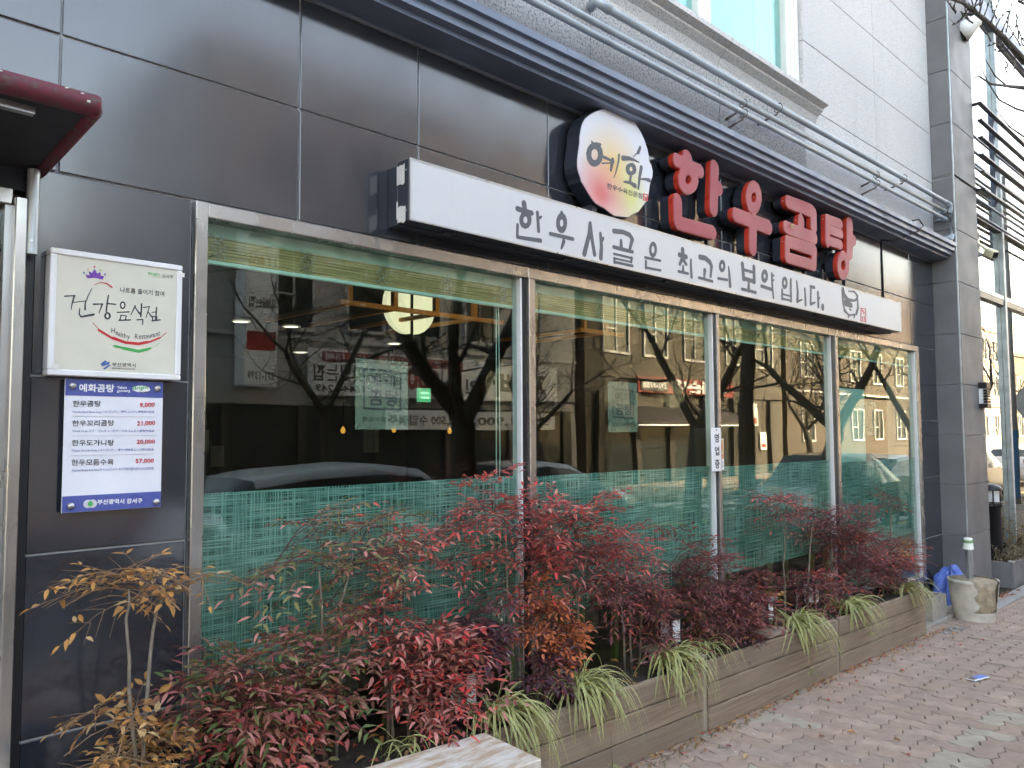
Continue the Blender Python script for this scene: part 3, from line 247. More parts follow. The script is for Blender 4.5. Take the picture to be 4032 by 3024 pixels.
# ---------------------------------------------------------------- helpers
class MB:
    def __init__(s): s.v=[]; s.f=[]; s.m=[]; s.sm=[]
    def add(s,vs,fs,mi=0,smooth=False):
        o=len(s.v); s.v+= [tuple(p) for p in vs]
        for f in fs: s.f.append(tuple(i+o for i in f)); s.m.append(mi); s.sm.append(smooth)
        return s
    def box(s,x0,x1,y0,y1,z0,z1,mi=0,ch=0):
        if ch<=0:
            vs=[(x,y,z) for z in (z0,z1) for y in (y0,y1) for x in (x0,x1)]
            return s.add(vs,[(0,2,3,1),(4,5,7,6),(0,1,5,4),(2,6,7,3),(0,4,6,2),(1,3,7,5)],mi)
        b=bmesh.new(); 
        for p in [(x,y,z) for z in (z0,z1) for y in (y0,y1) for x in (x0,x1)]: b.verts.new(p)
        b.verts.ensure_lookup_table()
        for f in [(0,2,3,1),(4,5,7,6),(0,1,5,4),(2,6,7,3),(0,4,6,2),(1,3,7,5)]: b.faces.new([b.verts[i] for i in f])
        bmesh.ops.bevel(b,geom=b.edges[:],offset=ch,segments=1,affect='EDGES',clamp_overlap=True)
        b.verts.index_update()
        s.add([v.co[:] for v in b.verts],[[v.index for v in f.verts] for f in b.faces],mi); b.free(); return s
    def tube(s,pts,r,n=8,mi=0,caps=True,smooth=True):
        pts=[Vector(p) for p in pts]; k=len(pts); rs=r if isinstance(r,(list,tuple)) else [r]*k
        vs=[];fs=[];ref=None
        for i,p in enumerate(pts):
            t=(pts[min(i+1,k-1)]-pts[max(i-1,0)]).normalized()
            if ref is None: ref=Vector((0,0,1)) if abs(t.z)<.9 else Vector((1,0,0))
            a=t.cross(ref)
            if a.length<1e-4: a=t.cross(Vector((0,1,0)))
            a.normalize(); bb=t.cross(a).normalized(); ref=a.cross(t) if False else ref
            for j in range(n):
                an=2*math.pi*j/n; vs.append(p+(a*math.cos(an)+bb*math.sin(an))*rs[i])
        for i in range(k-1):
            for j in range(n):
                j2=(j+1)%n; fs.append((i*n+j,i*n+j2,(i+1)*n+j2,(i+1)*n+j))
        s.add(vs,fs,mi,smooth)
        if caps:
            o=len(s.v)-len(vs)
            s.f.append(tuple(o+j for j in reversed(range(n)))); s.m.append(mi); s.sm.append(False)
            s.f.append(tuple(o+(k-1)*n+j for j in range(n))); s.m.append(mi); s.sm.append(False)
        return s
    def lathe(s,prof,n=24,mi=0,c=(0,0,0),a0=0,a1=2*math.pi,smooth=True,wob=None):
        full=abs(a1-a0-2*math.pi)<1e-6; k=n if full else n+1; vs=[];fs=[]
        for (r,z) in prof:
            for j in range(k):
                a=a0+(a1-a0)*j/n; rr=r*(1+(wob(a,z) if wob else 0)); vs.append((c[0]+rr*math.cos(a),c[1]+rr*math.sin(a),c[2]+z))
        for i in range(len(prof)-1):
            for j in range(n):
                j2=(j+1)%k; fs.append((i*k+j,i*k+j2,(i+1)*k+j2,(i+1)*k+j))
        return s.add(vs,fs,mi,smooth)
    def prism(s,poly,y0,y1,mi=0,mside=None):
        """polygon in x,z extruded along y (front y0 < back y1)"""
        n=len(poly); vs=[(x,y0,z) for x,z in poly]+[(x,y1,z) for x,z in poly]
        ar=sum(poly[i][0]*poly[(i+1)%n][1]-poly[(i+1)%n][0]*poly[i][1] for i in range(n))
        ix=list(range(n)) if ar>0 else list(reversed(range(n)))
        s.add(vs,[tuple(ix),tuple(i+n for i in reversed(ix))],mi)
        o=len(s.v)-2*n
        for q in range(n):
            i,j=ix[q],ix[(q+1)%n]; s.f.append((o+j,o+i,o+i+n,o+j+n)); s.m.append(mi if mside is None else mside); s.sm.append(False)
        return s
    def mesh(s,name,mats):
        me=bpy.data.meshes.new(name); me.from_pydata(s.v,[],s.f)
        for q in (mats if isinstance(mats,(list,tuple)) else [mats]): me.materials.append(MAT[q])
        me.polygons.foreach_set('material_index',s.m); me.polygons.foreach_set('use_smooth',s.sm); me.update(); return me
    def build(s,name,mats,parent=None,loc=None):
        o=put(name,s.mesh(name,mats),parent)
        if loc: o.location=loc
        return o
def put(name,me,parent=None,loc=None,rot=None,scale=None):
    o=bpy.data.objects.new(name,me); COL.objects.link(o)
    if parent: o.parent=parent
    if loc is not None: o.location=loc
    if rot is not None: o.rotation_euler=rot
    if scale is not None: o.scale=scale if not isinstance(scale,(int,float)) else (scale,)*3
    return o
def tag(o,label,cat,group=None):
    o['label']=label; o['category']=cat
    if group: o['group']=group
    return o
def thing(name,label,cat,loc=(0,0,0),rot=(0,0,0),group=None):
    o=put(name,None,None,loc,rot); o.empty_display_size=.1; return tag(o,label,cat,group)
def struct(o): o['kind']='structure'; return o
def stuff(o): o['kind']='stuff'; return o
SL=.024
def gz(x): return -SL*(max(-6,min(16,x))-3.88)
# traced strokes -> solid glyph (signed distance field + marching squares)
def glyph(strokes,step,grow=0.0):
    P=[p for s in strokes for p in s]; mr=max(p[2] for p in P)+grow+step*2
    x0=min(p[0] for p in P)-mr; x1=max(p[0] for p in P)+mr; z0=min(p[1] for p in P)-mr; z1=max(p[1] for p in P)+mr
    nx=int((x1-x0)/step)+2; nz=int((z1-z0)/step)+2
    D=np.full((nx,nz),1e3)
    for s in strokes:
        segs=list(zip(s[:-1],s[1:])) if len(s)>1 else [(s[0],s[0])]
        for a,b in segs:
            R=max(a[2],b[2])+grow+2*step
            i0=max(0,int((min(a[0],b[0])-R-x0)/step)); i1=min(nx,int((max(a[0],b[0])+R-x0)/step)+2)
            j0=max(0,int((min(a[1],b[1])-R-z0)/step)); j1=min(nz,int((max(a[1],b[1])+R-z0)/step)+2)
            X=(x0+step*np.arange(i0,i1))[:,None]; Z=(z0+step*np.arange(j0,j1))[None,:]
            dx,dz=b[0]-a[0],b[1]-a[1]; L=dx*dx+dz*dz
            t=np.clip(((X-a[0])*dx+(Z-a[1])*dz)/L,0,1) if L>0 else np.zeros((i1-i0,j1-j0))
            d=np.hypot(X-a[0]-t*dx,Z-a[1]-t*dz)-(a[2]+t*(b[2]-a[2]))-grow
            D[i0:i1,j0:j1]=np.minimum(D[i0:i1,j0:j1],d)
    ins=D<0; verts=[]; key={}; faces=[]
    def vid(k,p):
        if k not in key: key[k]=len(verts); verts.append(p)
        return key[k]
    any_=ins[:-1,:-1]|ins[1:,:-1]|ins[1:,1:]|ins[:-1,1:]
    edges={}
    for i,j in zip(*np.nonzero(any_)):
        cs=[(i,j),(i+1,j),(i+1,j+1),(i,j+1)]; poly=[]
        for q in range(4):
            a=cs[q]; b=cs[(q+1)%4]; da=D[a]; db=D[b]
            if da<0: poly.append(vid(a,(x0+a[0]*step,z0+a[1]*step)))
            if (da<0)!=(db<0):
                lo,hi=(a,b) if a<b else (b,a); t=D[lo]/(D[lo]-D[hi])
                poly.append(vid((lo,hi),(x0+(lo[0]+t*(hi[0]-lo[0]))*step,z0+(lo[1]+t*(hi[1]-lo[1]))*step)))
        if len(poly)>=3:
            faces.append(poly)
            for q in range(len(poly)):
                e=(poly[q],poly[(q+1)%len(poly)])
                if (e[1],e[0]) in edges: del edges[(e[1],e[0])]
                else: edges[e]=1
    return verts,faces,list(edges)
def glyph_mb(mb,strokes,step,yf,yb,mi=0,mside=None,grow=0,front=True):
    v,f,e=glyph(strokes,step,grow)
    if front: mb.add([(x,yf,z) for x,z in v],f,mi)
    o=len(mb.v); mb.v+=[(x,yf,z) for x,z in v]+[(x,yb,z) for x,z in v]; n=len(v)
    for a,b in e: mb.f.append((o+b,o+a,o+a+n,o+b+n)); mb.m.append(mi if mside is None else mside); mb.sm.append(False)
    return v,f,e
TXT={}
def load_texts():
    """all wording is set once, one string per line, then split into lines"""
    for bold,strs in WORDING.items():
        for mono in (0,):
            c=bpy.data.curves.new('t','FONT'); c.body='\n'.join(strs); c.offset=bold; c.resolution_u=2; c.space_line=4
            o=bpy.data.objects.new('t',c); me=bpy.data.meshes.new_from_object(o)
            n=len(me.vertices); co=np.empty(n*3); me.vertices.foreach_get('co',co); co=co.reshape(-1,3)
            ln=np.rint((.35-co[:,1])/4).astype(int); vv=[[] for _ in strs]; ff=[[] for _ in strs]; ix=np.zeros(n,int)
            for k in range(n): ix[k]=len(vv[ln[k]]); vv[ln[k]].append((co[k,0],co[k,1]+4*ln[k]))
            for p in me.polygons: a=p.vertices; ff[ln[a[0]]].append(tuple(int(ix[q]) for q in a))
            for k,st in enumerate(strs): TXT[(st,bold)]=(vv[k],ff[k])
            bpy.data.objects.remove(o); bpy.data.curves.remove(c); bpy.data.meshes.remove(me)
load_texts()
def text_verts(s,bold=0.0): return TXT[(s,bold)]
def text_fit(mb,s,p0,p1,p2,y,mi=0,bold=0.0,along=None):
    """lettering filling the parallelogram p0 (low left), p1 (low right), p2 (top left) of the plane y"""
    v,f=text_verts(s,bold)
    if not v: return
    a=min(q[0] for q in v); b=max(q[0] for q in v); c=min(q[1] for q in v); d=max(q[1] for q in v)
    out=[]
    for x,z in v:
        u=(x-a)/(b-a); w=(z-c)/max(d-c,1e-6); out.append((p0[0]+u*(p1[0]-p0[0])+w*(p2[0]-p0[0]),y,p0[1]+u*(p1[1]-p0[1])+w*(p2[1]-p0[1])))
    fl=f; 
    mb.add(out,fl,mi)
def text_box(mb,s,x0,x1,z0,z1,y,mi=0,bold=0.0): text_fit(mb,s,(x0,z0),(x1,z0),(x0,z1),y,mi,bold)
def text_back(mb,s,x0,x1,z0,z1,y,mi=0,bold=0.0):
    """same on a wall that faces +y (its reader looks toward -y, so left is +x)"""
    text_fit(mb,s,(x1,z0),(x0,z0),(x1,z1),y,mi,bold)
    n=0
RND=random.Random(7)

# ================================================================ GROUND
G=MB(); xs=[-400,-60,-6,16,60,400]; ys=[-400,-60,60,400]
G.add([(x,y,gz(x)-.22) for y in ys for x in xs],[(j*6+i,j*6+i+1,(j+1)*6+i+1,(j+1)*6+i) for j in range(3) for i in range(5)])
struct(G.build('ground','earth'))
def strip(y0,y1,off,mb,mi=0,x0=-60,x1=60):
    xx=[x for x in (x0,-6,16,x1) if x0<=x<=x1]
    mb.add([(x,y,gz(x)+off) for y in (y0,y1) for x in xx],[(i,i+1,len(xx)+i+1,len(xx)+i) for i in range(len(xx)-1)],mi); return mb
struct(strip(-11.6,-3.42,-.13,MB()).build('road','asphalt'))
mk=strip(-3.95,-3.85,-.126,MB(),0); strip(-7.55,-7.45,-.126,mk,0); strip(-7.35,-7.25,-.126,mk,0)
struct(mk.build('road_marking','road_paint_yellow'))
cw=MB()
for i in range(7): strip(-10.6+i*1.0,-10.1+i*1.0,-.126,cw,0,x0=18.5,x1=22.0) if False else cw.box(18.6,22,-10.6+i,-10.1+i,gz(20)-.13,gz(20)-.122)
struct(cw.build('crosswalk','road_paint_white'))
kb=MB()
for i in range(36):
    x=-14+i; kb.box(x+.004,x+.996,-3.42,-3.26,gz(x+.5)-.2,gz(x+.5)+.004,ch=.012)
struct(kb.build('kerb','kerb_granite'))
fs=strip(-15.4,-11.6,0,MB()); fs.box(-60,60,-11.62,-11.5,-.8,gz(16)-.02); struct(fs.build('far_pavement','paver_dusk'))
# pavement of wavy interlocking blocks: the parent sheet is the sand bed, each block a child
th=math.atan(SL)
bed=MB(); bed.add([(x,y,-.0085) for y in (-3.26,.1) for x in (-18,12.1,30)],[(0,1,4,3),(1,2,5,4)])
walk=struct(bed.build('sidewalk','joint_sand')); walk.location=(3.88,0,0); walk.rotation_euler=(0,th,0)
U=.1145; AM=.125
def warp(x,y): 
    s=lambda q: (lambda k: AM*(4*abs(k-.5)-1))(((q)%1.0))
    return x+s(y+.0)*.9,y+s(x+.0)*.9
def paver_poly(w,h,ins):
    pts=[]; k=4
    for (ax,ay,bx,by) in ((0,0,w,0),(w,0,w,h),(w,h,0,h),(0,h,0,0)):
        n=int(max(abs(bx-ax),abs(by-ay))*k)
        for q in range(n): pts.append((ax+(bx-ax)*q/n,ay+(by-ay)*q/n))
    out=[]
    for x,y in pts:
        wx,wy=warp(x,y); cx,cy=w/2,h/2; sx=(1-ins/(w/2)); sy=(1-ins/(h/2)); out.append((cx+(wx-cx)*sx,cy+(wy-cy)*sy))
    return out
def paver_mb(mb,w,h,ox,oy,dz,mi):
    a=paver_poly(w,h,.055); b=paver_poly(w,h,.022); n=len(a)
    vs=[(ox+x*U,oy+y*U,dz) for x,y in a]+[(ox+x*U,oy+y*U,dz-.0035) for x,y in b]+[(ox+x*U,oy+y*U,-.013) for x,y in b]
    fsx=[tuple(range(n))]+[(i+n,(i+1)%n+n,(i+1)%n,i) for i in range(n)]+[(i+2*n,(i+1)%n+2*n,(i+1)%n+n,i+n) for i in range(n)]
    mb.add(vs,fsx,mi)
PM=['paver_red','paver_dusk','paver_pale','paver_grey']
pm={}
for w,h in ((2,1),(1,2)):
    for k in range(4):
        q=MB(); paver_mb(q,w,h,0,0,0,0); pm[(w,h,k)]=q.mesh('paver',PM[k])
cells=[]
for i in range(-100,90):
    for j in range(-28,0):
        k=(i-j)%4
        if k==0: cells.append((i,j,2,1))
        elif k==2: cells.append((i,j-1,1,2))
def vis(x,y):      # nearness to the visible patch of pavement
    d=math.hypot(x,y+2.84); an=math.degrees(math.atan2(x,y+2.84)); ok=(12<an<80) and d>3.0 and y<-.40
    return (0 if ok else 1,d)
info=[]
for (i,j,w,h) in cells:
    cx,cy=(i+w/2)*U+3.88,(j+h/2)*U
    if cy<-3.24 or cy>-.03 or cx>17 or cx<-4: continue
    info.append((vis(cx,cy),i,j,w,h,cx,cy))
info.sort(key=lambda q:q[0])
greys={(-0.0,0)}
def kind_of(cx,cy,r):
    # a band of grey blocks crosses the pavement, others strewn near the planter foot
    if abs((cy+1.52)-(-.0)*(cx-4))<.12 and cx<5.6 and r.random()<.72: return 3
    if cy>-.95 and cx<5 and r.random()<.22: return 3
    return r.choice((0,0,0,1,1,2))
rest=MB(); pr=random.Random(21)
for n,(vv,i,j,w,h,cx,cy) in enumerate(info):
    k=kind_of(cx,cy,pr); dz=pr.uniform(-.0025,.003)
    if n<300: put('paver',pm[(w,h,k)],walk,(i*U,j*U,dz),(pr.uniform(-.012,.012),pr.uniform(-.012,.012),0))
    else: paver_mb(rest,w,h,i*U,j*U,dz,k)
stuff(rest.build('paver_field',PM,walk))

# ================================================================ RESTAURANT BUILDING
bld=thing('restaurant_building','restaurant building with polished black stone front and pale granite storey above','building',(0,0,0))
def tiles(parent,name,rects,mat,y=0,t=.014,gap=.0035,ch=.0022,jit=.0012,seed=3):
    r=random.Random(seed)
    for (x0,x1,z0,z1) in rects:
        q=MB(); d=r.uniform(-jit,jit); q.box(x0+gap,x1-gap,y+d,y+t,z0+gap,z1-gap,ch=ch); o=q.build(name,mat,parent)
        o.rotation_euler=(0,0,0)
wl=MB()
wl.box(-8,9.085,.008,.30,2.442,4.262,0); wl.box(-8,9.085,.018,.30,6.6,16,0); wl.box(6.111,9.085,.018,.30,4.262,6.6,0); wl.box(-8,-2,.018,.30,4.262,6.6,0); wl.box(.722,1.224,.008,.30,-.4,2.442,0); wl.box(8.512,9.085,.008,.30,-.4,2.442,0); wl.box(-8,-.6,.018,.3,-.4,2.442,0); wl.box(1.224,8.512,.018,.30,-.4,.15,0)
wl.build('wall','joint',bld)
bk=MB(); bk.box(-8,9.085,9.5,9.8,-.4,16); bk.box(-8,-7.8,.3,9.5,-.4,16); bk.box(8.9,9.085,.3,9.5,-.4,16); bk.box(-8,9.085,.3,9.8,16,16.2)  # shell out of view, height raised to keep the sun off the street
bk.build('outer_shell','stucco_cream',bld)
VX=[-2.2,-1.2,-.2,.784,1.65,2.251,3.12,3.99,4.864,5.81,6.75,7.696,8.40,9.085]
R=[]
for a,b in zip(VX[:-1],VX[1:]): R+= [(a,b,2.447,2.90),(a,b,2.90,3.36)]
for a,b in zip((.675,1.235,1.791),(1.235,1.791,2.447)): R.append((.722,1.222,a,b))
R.append((.722,1.222,-.05,.675))
for a,b in zip((-.15,.544,1.141,1.711),(.544,1.141,1.711,2.447)): R.append((8.514,9.085,a,b))
tiles(bld,'stone_tile',R,'black_stone')
# cornice of folded dark metal
cp=[(.0,3.362),(-.012,3.372),(-.16,3.380),(-.160,3.402),(-.178,3.404),(-.2,3.408),(-.2,3.443),(-.226,3.448),(-.228,3.486),(-.249,3.490),(-.25,3.527),(.0,3.55)]
def profile(mb,prof,x0,x1,mi=0):
    n=len(prof); mb.add([(x0,y,z) for y,z in prof]+[(x1,y,z) for y,z in prof],[(i,(i+1)%n,(i+1)%n+n,i+n) for i in range(n)]+[tuple(reversed(range(n))),tuple(range(n,2*n))],mi)
cornice=put('cornice',None,bld)
xx=[-3,-1.4,.2,1.72,3.0,4.62,6.2,7.8,9.07]
for a,b in zip(xx[:-1],xx[1:]):
    q=MB(); dz=RND.uniform(-.0015,.0015); profile(q,[(y,z+dz) for y,z in cp],a+.0012,b-.0012); q.build('cornice_length','cornice_metal',cornice)
# granite storey
GX=[(-4,-2.6),(-2.6,-1.2),(-1.2,.2),(.2,1.75),(1.75,3.45),(3.45,4.82),(4.82,5.50),(5.50,6.12)]
tiles(bld,'granite_panel',[(a,b,3.545,4.04) for a,b in GX],'granite_dark_pecked',-.03,.05,.0025,.002,.001,5)
ur=[]
for zi,(z0,z1) in enumerate(((3.545,4.202),(4.202,4.73),(4.73,5.27),(5.27,5.80),(5.80,6.33),(6.33,6.86),(6.86,7.4),(7.4,8.0))):
    ur+= [(6.12,7.583,z0,z1),(7.583,9.08,z0,z1)]
for z0,z1 in ((6.6,7.2),(7.2,7.8)): 
    for a in (-4,-2,0,2,4): ur.append((a,min(a+2,6.12),z0,z1))
tiles(bld,'granite_panel',ur,'granite',-.03,.05,.0025,.002,.001,6)
sill=MB(); sp=[(0,4.04),(-.032,4.04),(-.035,4.09),(-.055,4.14),(-.10,4.175),(-.10,4.19),(-.115,4.195),(-.15,4.21),(-.15,4.245),(-.02,4.262),(0.0,4.262)]
profile(sill,sp,-.5,4.80); sill.build('sill_moulding','granite',bld); sill=MB(); profile(sill,sp,4.806,6.30); sill.build('sill_moulding','granite',bld)
win=put('upper_window',None,bld)
q=MB(); q.box(5.90,6.11,.0,.1,4.262,6.6,ch=.004); q.box(5.945,5.965,-.012,.0,4.262,6.6); q.box(6.03,6.05,-.012,.0,4.262,6.6); q.build('window_frame','upper_frame',win)
q=MB(); q.box(4.63,4.79,.0,.1,4.266,6.6,ch=.004); q.build('window_frame','upper_frame',win)
q=MB(); q.box(1.2,1.36,.0,.1,4.266,6.6,ch=.004); q.build('window_frame','upper_frame',win)
for a,b in ((4.79,5.90),(1.36,4.63)):
    q=MB(); q.box(a,b,.05,.056,4.262,6.6); q.build('pane','upper_glass',win)
q=MB(); q.box(-2,6.12,.09,.10,4.2,6.6); q.build('curtain','curtain_cyan',win)
for a in (5.55,4.45,2.9):
    q=MB(); q.box(a,a+.02,.07,.085,4.26,6.6); q.build('curtain_edge','board_white',win)

# ---- shopfront window
sw=put('shopfront_window',None,bld)
XM=[(2.893,2.984),(4.694,4.757),(6.505,6.613)]
def bar(x0,x1,z0,z1,y0=-.028,y1=.06,m='stainless',nm='frame_bar',par=None,ch=.003): 
    q=MB(); q.box(x0,x1,y0,y1,z0,z1,ch=ch); return q.build(nm,m,par or sw)
bar(1.226,1.272,.15,2.44); bar(8.445,8.51,.15,2.44)
bx=[1.272]+[v for a in XM for v in a]+[8.445]
edges=[1.272,2.94,4.727,6.56,8.445]
for a,b in zip(edges[:-1],edges[1:]): bar(a+.001,b-.001,2.386,2.44,-.025); bar(a+.001,b-.001,.15,.20,-.02)
for a,b in XM:
    w=b-a; bar(a+w*.5,b,.201,2.385,-.030); 
    q=MB(); q.box(a+.0125,a+w*.49,-.008,.05,.201,2.385); q.build('gasket','black_paint',sw)
    q=MB(); q.box(a,a+.012,-.012,.05,.201,2.385,ch=.002); q.build('glazing_bead','alu_white',sw)
q=MB(); q.box(8.425,8.444,-.012,.05,.201,2.385,ch=.002); q.build('glazing_bead','alu_white',sw)
pe=[(1.273,2.892),(2.985,4.693),(4.758,6.504),(6.614,8.424)]
panes=[]
for i,(a,b) in enumerate(pe):
    q=MB(); q.box(a,b,.016,.024,.201,2.385); p=q.build('pane','shop_glass',sw); panes.append(p)
    q=MB(); 
    if i<3: q.box(a+.002,b-.002,.0275,.0285,.66,1.392-.01*i); q.build('frosted_film','frost_film',p)
    else:
        q.box(a+.002,b-.002,.0275,.0285,.62,1.345); q.build('frosted_film','frost_film',p)
        q=MB(); q.box(a+.03,7.27,.030,.031,.30,1.97); q.build('clear_mint_film','mint_film',p)
def decal(parent,x0,x1,z0,z1):
    q=MB(); q.box(x0,x1,.0292,.0297,z0,z1); d=q.build('decal','sticker_film',parent)
    q=MB(); w,h=x1-x0,z1-z0; X=lambda u:x0+u*w; Z=lambda v:z0+v*h; y=.0288
    st=[]
    for u0,v0,u1,v1 in ((.15,.86,.86,.84),(.15,.30,.86,.28),(.16,.86,.16,.30),(.85,.84,.85,.28)): st.append([(X(u0),Z(v0),.004),(X(u1),Z(v1),.004)])
    glyph_mb(q,st,.003,y,y+.0005)
    text_box(q,'예화',X(.22),X(.80),Z(.62),Z(.80),y,0,.02); text_box(q,'곰탕',X(.24),X(.82),Z(.34),Z(.58),y,0,.02); text_box(q,'한우수육전문점',X(.12),X(.92),Z(.10),Z(.18),y,0,.01)
    q.build('decal_lettering','ink',d)
decal(panes[0],1.942,2.218,1.622,1.92); decal(panes[1],3.64,3.917,1.606,1.894); decal(panes[3],7.262,7.53,1.566,1.87)

# ================================================================ SIGNS ON THE FRONT
# long white light box
ls=thing('light_box_sign','long white light box sign with grey brush slogan under the red letters','sign',(0,0,0))
X0,X1,ZB,ZT=2.080,7.695,2.500,2.768
q=MB(); q.box(X0,X1,-.150,-.074,ZB,ZT,ch=.003); q.build('housing','sign_black',ls)
q=MB(); q.box(X0+.004,X1-.004,-.070,.0,ZB-.006,ZT-.012,ch=.003); q.build('back_housing','sign_black',ls)
q=MB(); q.box(X0+.006,X1-.006,-.157,-.1505,ZB+.006,ZT-.006); q.build('acrylic_face','sign_white',ls)
q=MB(); q.box(X0,X1,-.159,-.1575,ZB,ZB+.007); q.box(X0,X1,-.159,-.1575,ZT-.007,ZT); q.box(X0,X0+.006,-.159,-.1575,ZB+.007,ZT-.007); q.box(X1-.006,X1,-.159,-.1575,ZB+.007,ZT-.007); q.build('trim','alu',ls)
q=MB(); glyph_mb(q,SLOGAN,.0034,-.1585,-.1572); q.build('slogan_lettering','ink_grey',ls)
q=MB(); glyph_mb(q,POT,.003,-.1585,-.1572); q.build('pot_drawing','ink_grey',ls)
q=MB(); glyph_mb(q,SEAL,.0025,-.1585,-.1572); q.build('red_seal','print_red',ls)
for (a,b,c,d) in ((-.125,-.072,2.665,2.745),(-.132,-.078,2.498,2.565),(-.078,-.070,2.52,2.59)):
    q=MB(); r=random.Random(int(a*-1000)); pts=[]
    k=5
    for i in range(k): pts.append((a+(b-a)*i/(k-1),d+r.uniform(-.004,.006)))
    for i in range(k): pts.append((b-(b-a)*i/(k-1),c+r.uniform(-.006,.004)))
    n=len(pts); q.add([(X0-.0015,y,z) for y,z in pts]+[(X0-.003,y,z) for y,z in pts],[tuple(range(n)),tuple(n+i for i in reversed(range(n)))]+[(i,(i+1)%n,(i+1)%n+n,i+n) for i in range(n)]); q.build('tape_patch','tape',ls)
for x in (2.3,3.1,4.0,5.0,6.0,7.0):
    q=MB(); q.box(x,x+.05,-.13,-.1,ZB-.012,ZB-.001); q.build('mount_clip','sign_black',ls)
for (x,y,z) in ((X0-.004,-.135,2.72),(X0-.004,-.135,2.545)):
    q=MB(); q.tube([(X0+.002,y,z),(x,y,z)],.004,8); q.build('screw','alu',ls)
# rail the letters stand on
q=MB(); q.box(2.2,3.22,-.09,-.02,2.772,2.80,ch=.002); q.box(4.05,6.75,-.085,-.03,2.772,2.785,ch=.002)
tag(q.build('letter_rail','sign_black'),'thin black mounting rail lying on top of the white light box','rail')
# irregular round sign
ov=thing('round_sign','irregular round watercolour sign with two brush syllables beside the red letters','sign',(0,0,0))
cx=sum(p[0] for p in OVAL)/len(OVAL); cz=sum(p[1] for p in OVAL)/len(OVAL)
OF=[(cx+(x-cx)*.985,cz+(z-cz)*.985) for x,z in OVAL]
q=MB(); q.prism(OVAL,-.118,-.032); q.build('casing','sign_black',ov)
q=MB(); q.prism(OF,-.1205,-.1182); q.build('printed_face','oval_print',ov)
q=MB(); glyph_mb(q,BRUSH,.0032,-.1222,-.1206); q.build('brush_lettering','ink_grey',ov)
q=MB(); s,p0,p1,p2=OVALTXT[0]; text_fit(q,s,p0,p1,p2,-.1215,0,.015); q.build('small_lettering','ink',ov)
q=MB(); glyph_mb(q,OVALSEAL,.0025,-.1222,-.1206); q.build('red_seal','print_red',ov)
q=MB(); q.box(3.36,3.40,-.10,-.03,2.765,2.84); q.box(3.52,3.56,-.10,-.03,2.765,2.82); q.build('stand','sign_black',ov)
# four red channel letters
for strokes,lab in zip(LETTERS,('leftmost red channel letter, a syllable with a ring and a long foot stroke','second red channel letter, a ring above a crossbar with a long stem','third red channel letter, a box below two bars, with a dry leaf stuck on it','rightmost red channel letter, a comb shape above a small ring')):
    t=thing('red_letter',lab,'sign letter',(0,0,0),group='red channel letters over the light box')
    q=MB(); glyph_mb(q,strokes,.0065,-.098,-.034,grow=-.002); v,f,e=glyph(strokes,.0065,-.002); q.add([(x,-.034,z) for x,z in v],[tuple(reversed(k)) for k in f]); q.build('black_return','sign_black',t)
    q=MB(); glyph_mb(q,strokes,.0065,-.130,-.098,grow=.0035,front=False); v,f,e=glyph(strokes,.0065,.0035)
    q.add([(x,-.098,z) for x,z in v],[tuple(reversed(k)) for k in f]); q.build('red_edge','letter_edge',t)
    q=MB(); q.add([(x,-.1298,z) for x,z in v],f); q.build('edge_rim','letter_rim',t)
    q=MB(); glyph_mb(q,strokes,.0065,-.1335,-.1299,grow=-.001); q.build('acrylic_face','letter_red',t)
    xs_=[p[0] for s in strokes for p in s]; zs_=[p[1]-p[2] for s in strokes for p in s]
    for x in (min(xs_)+.04,(min(xs_)+max(xs_))/2,max(xs_)-.04):
        q=MB(); q.box(x-.012,x+.012,-.07,-.045,2.784,min(zs_)+.06); q.build('support','sign_black',t)
    for x,z,_r in [(s[0][0]-s[0][2]-.004,s[0][1],0) for s in strokes[:5:2]]: q=MB(); q.tube([(x-.002,-.115,z),(x+.006,-.115,z)],.0035,6); q.build('screw','alu_white',t)
lf=MB(); lf.add([(5.60,-.140,3.085),(5.63,-.150,3.10),(5.655,-.142,3.125),(5.625,-.136,3.13),(5.60,-.138,3.11),(5.622,-.156,3.11)],[(0,1,5),(1,2,5),(2,3,5),(3,4,5),(4,0,5)])
tag(lf.build('stuck_leaf','leaf_straw'),'crumpled dry yellow leaf stuck to the top of the third red letter','leaf')
# healthy restaurant board
hs=thing('health_board','cream framed board with a purple crown and a red and green smile','sign',(0,0,0))
a,b,c,d=HS_OUT; x0,x1,z0,z1=.756,1.170,1.790,2.190
q=MB(); q.box(x0+.02,x1-.02,-.046,-.002,z0+.02,z1-.02); q.build('back_board','alu_white',hs)
q=MB(); q.box(x0+.018,x1-.018,-.0505,-.0465,z0+.018,z1-.018); q.build('acrylic_face','cream_board',hs)
q=MB(); w=.019
q.box(x0,x1,-.056,-.001,z1-w,z1,ch=.003); q.build('frame_rail','alu_white',hs); q=MB(); q.box(x0,x1,-.056,-.001,z0,z0+w,ch=.003); q.build('frame_rail','alu_white',hs)
for xa in (x0,x1-w): q=MB(); q.box(xa,xa+w,-.0555,-.001,z0+w,z1-w,ch=.003); q.build('frame_stile','alu_white',hs)
y=-.0515
for nm,st,mt,dy in (('brush_lettering',HS_BLACK,'ink',0),('red_stroke',HS_RED,'print_red',0),('green_stroke',HS_GREEN,'print_green',0)):
    q=MB(); glyph_mb(q,st,.0018,y,y+.0008); q.build(nm,mt,hs)
q=MB(); q.prism(HS_CROWN,y,y+.0008); 
cm=['print_purple','print_red','print_tan','print_olive','print_steel']
cr=q.build('crown',cm,hs)
for x,z,cn in HS_DOTS:
    q=MB(); k=[(x+.0028*math.cos(i*.7854),z+.0035*math.sin(i*.7854)) for i in range(8)]; q.prism(k,y,y+.0008); q.build('crown_dot',{'red':'print_red','tan':'print_tan','olive':'print_olive','blue':'print_steel','plum':'print_purple'}[cn],cr)
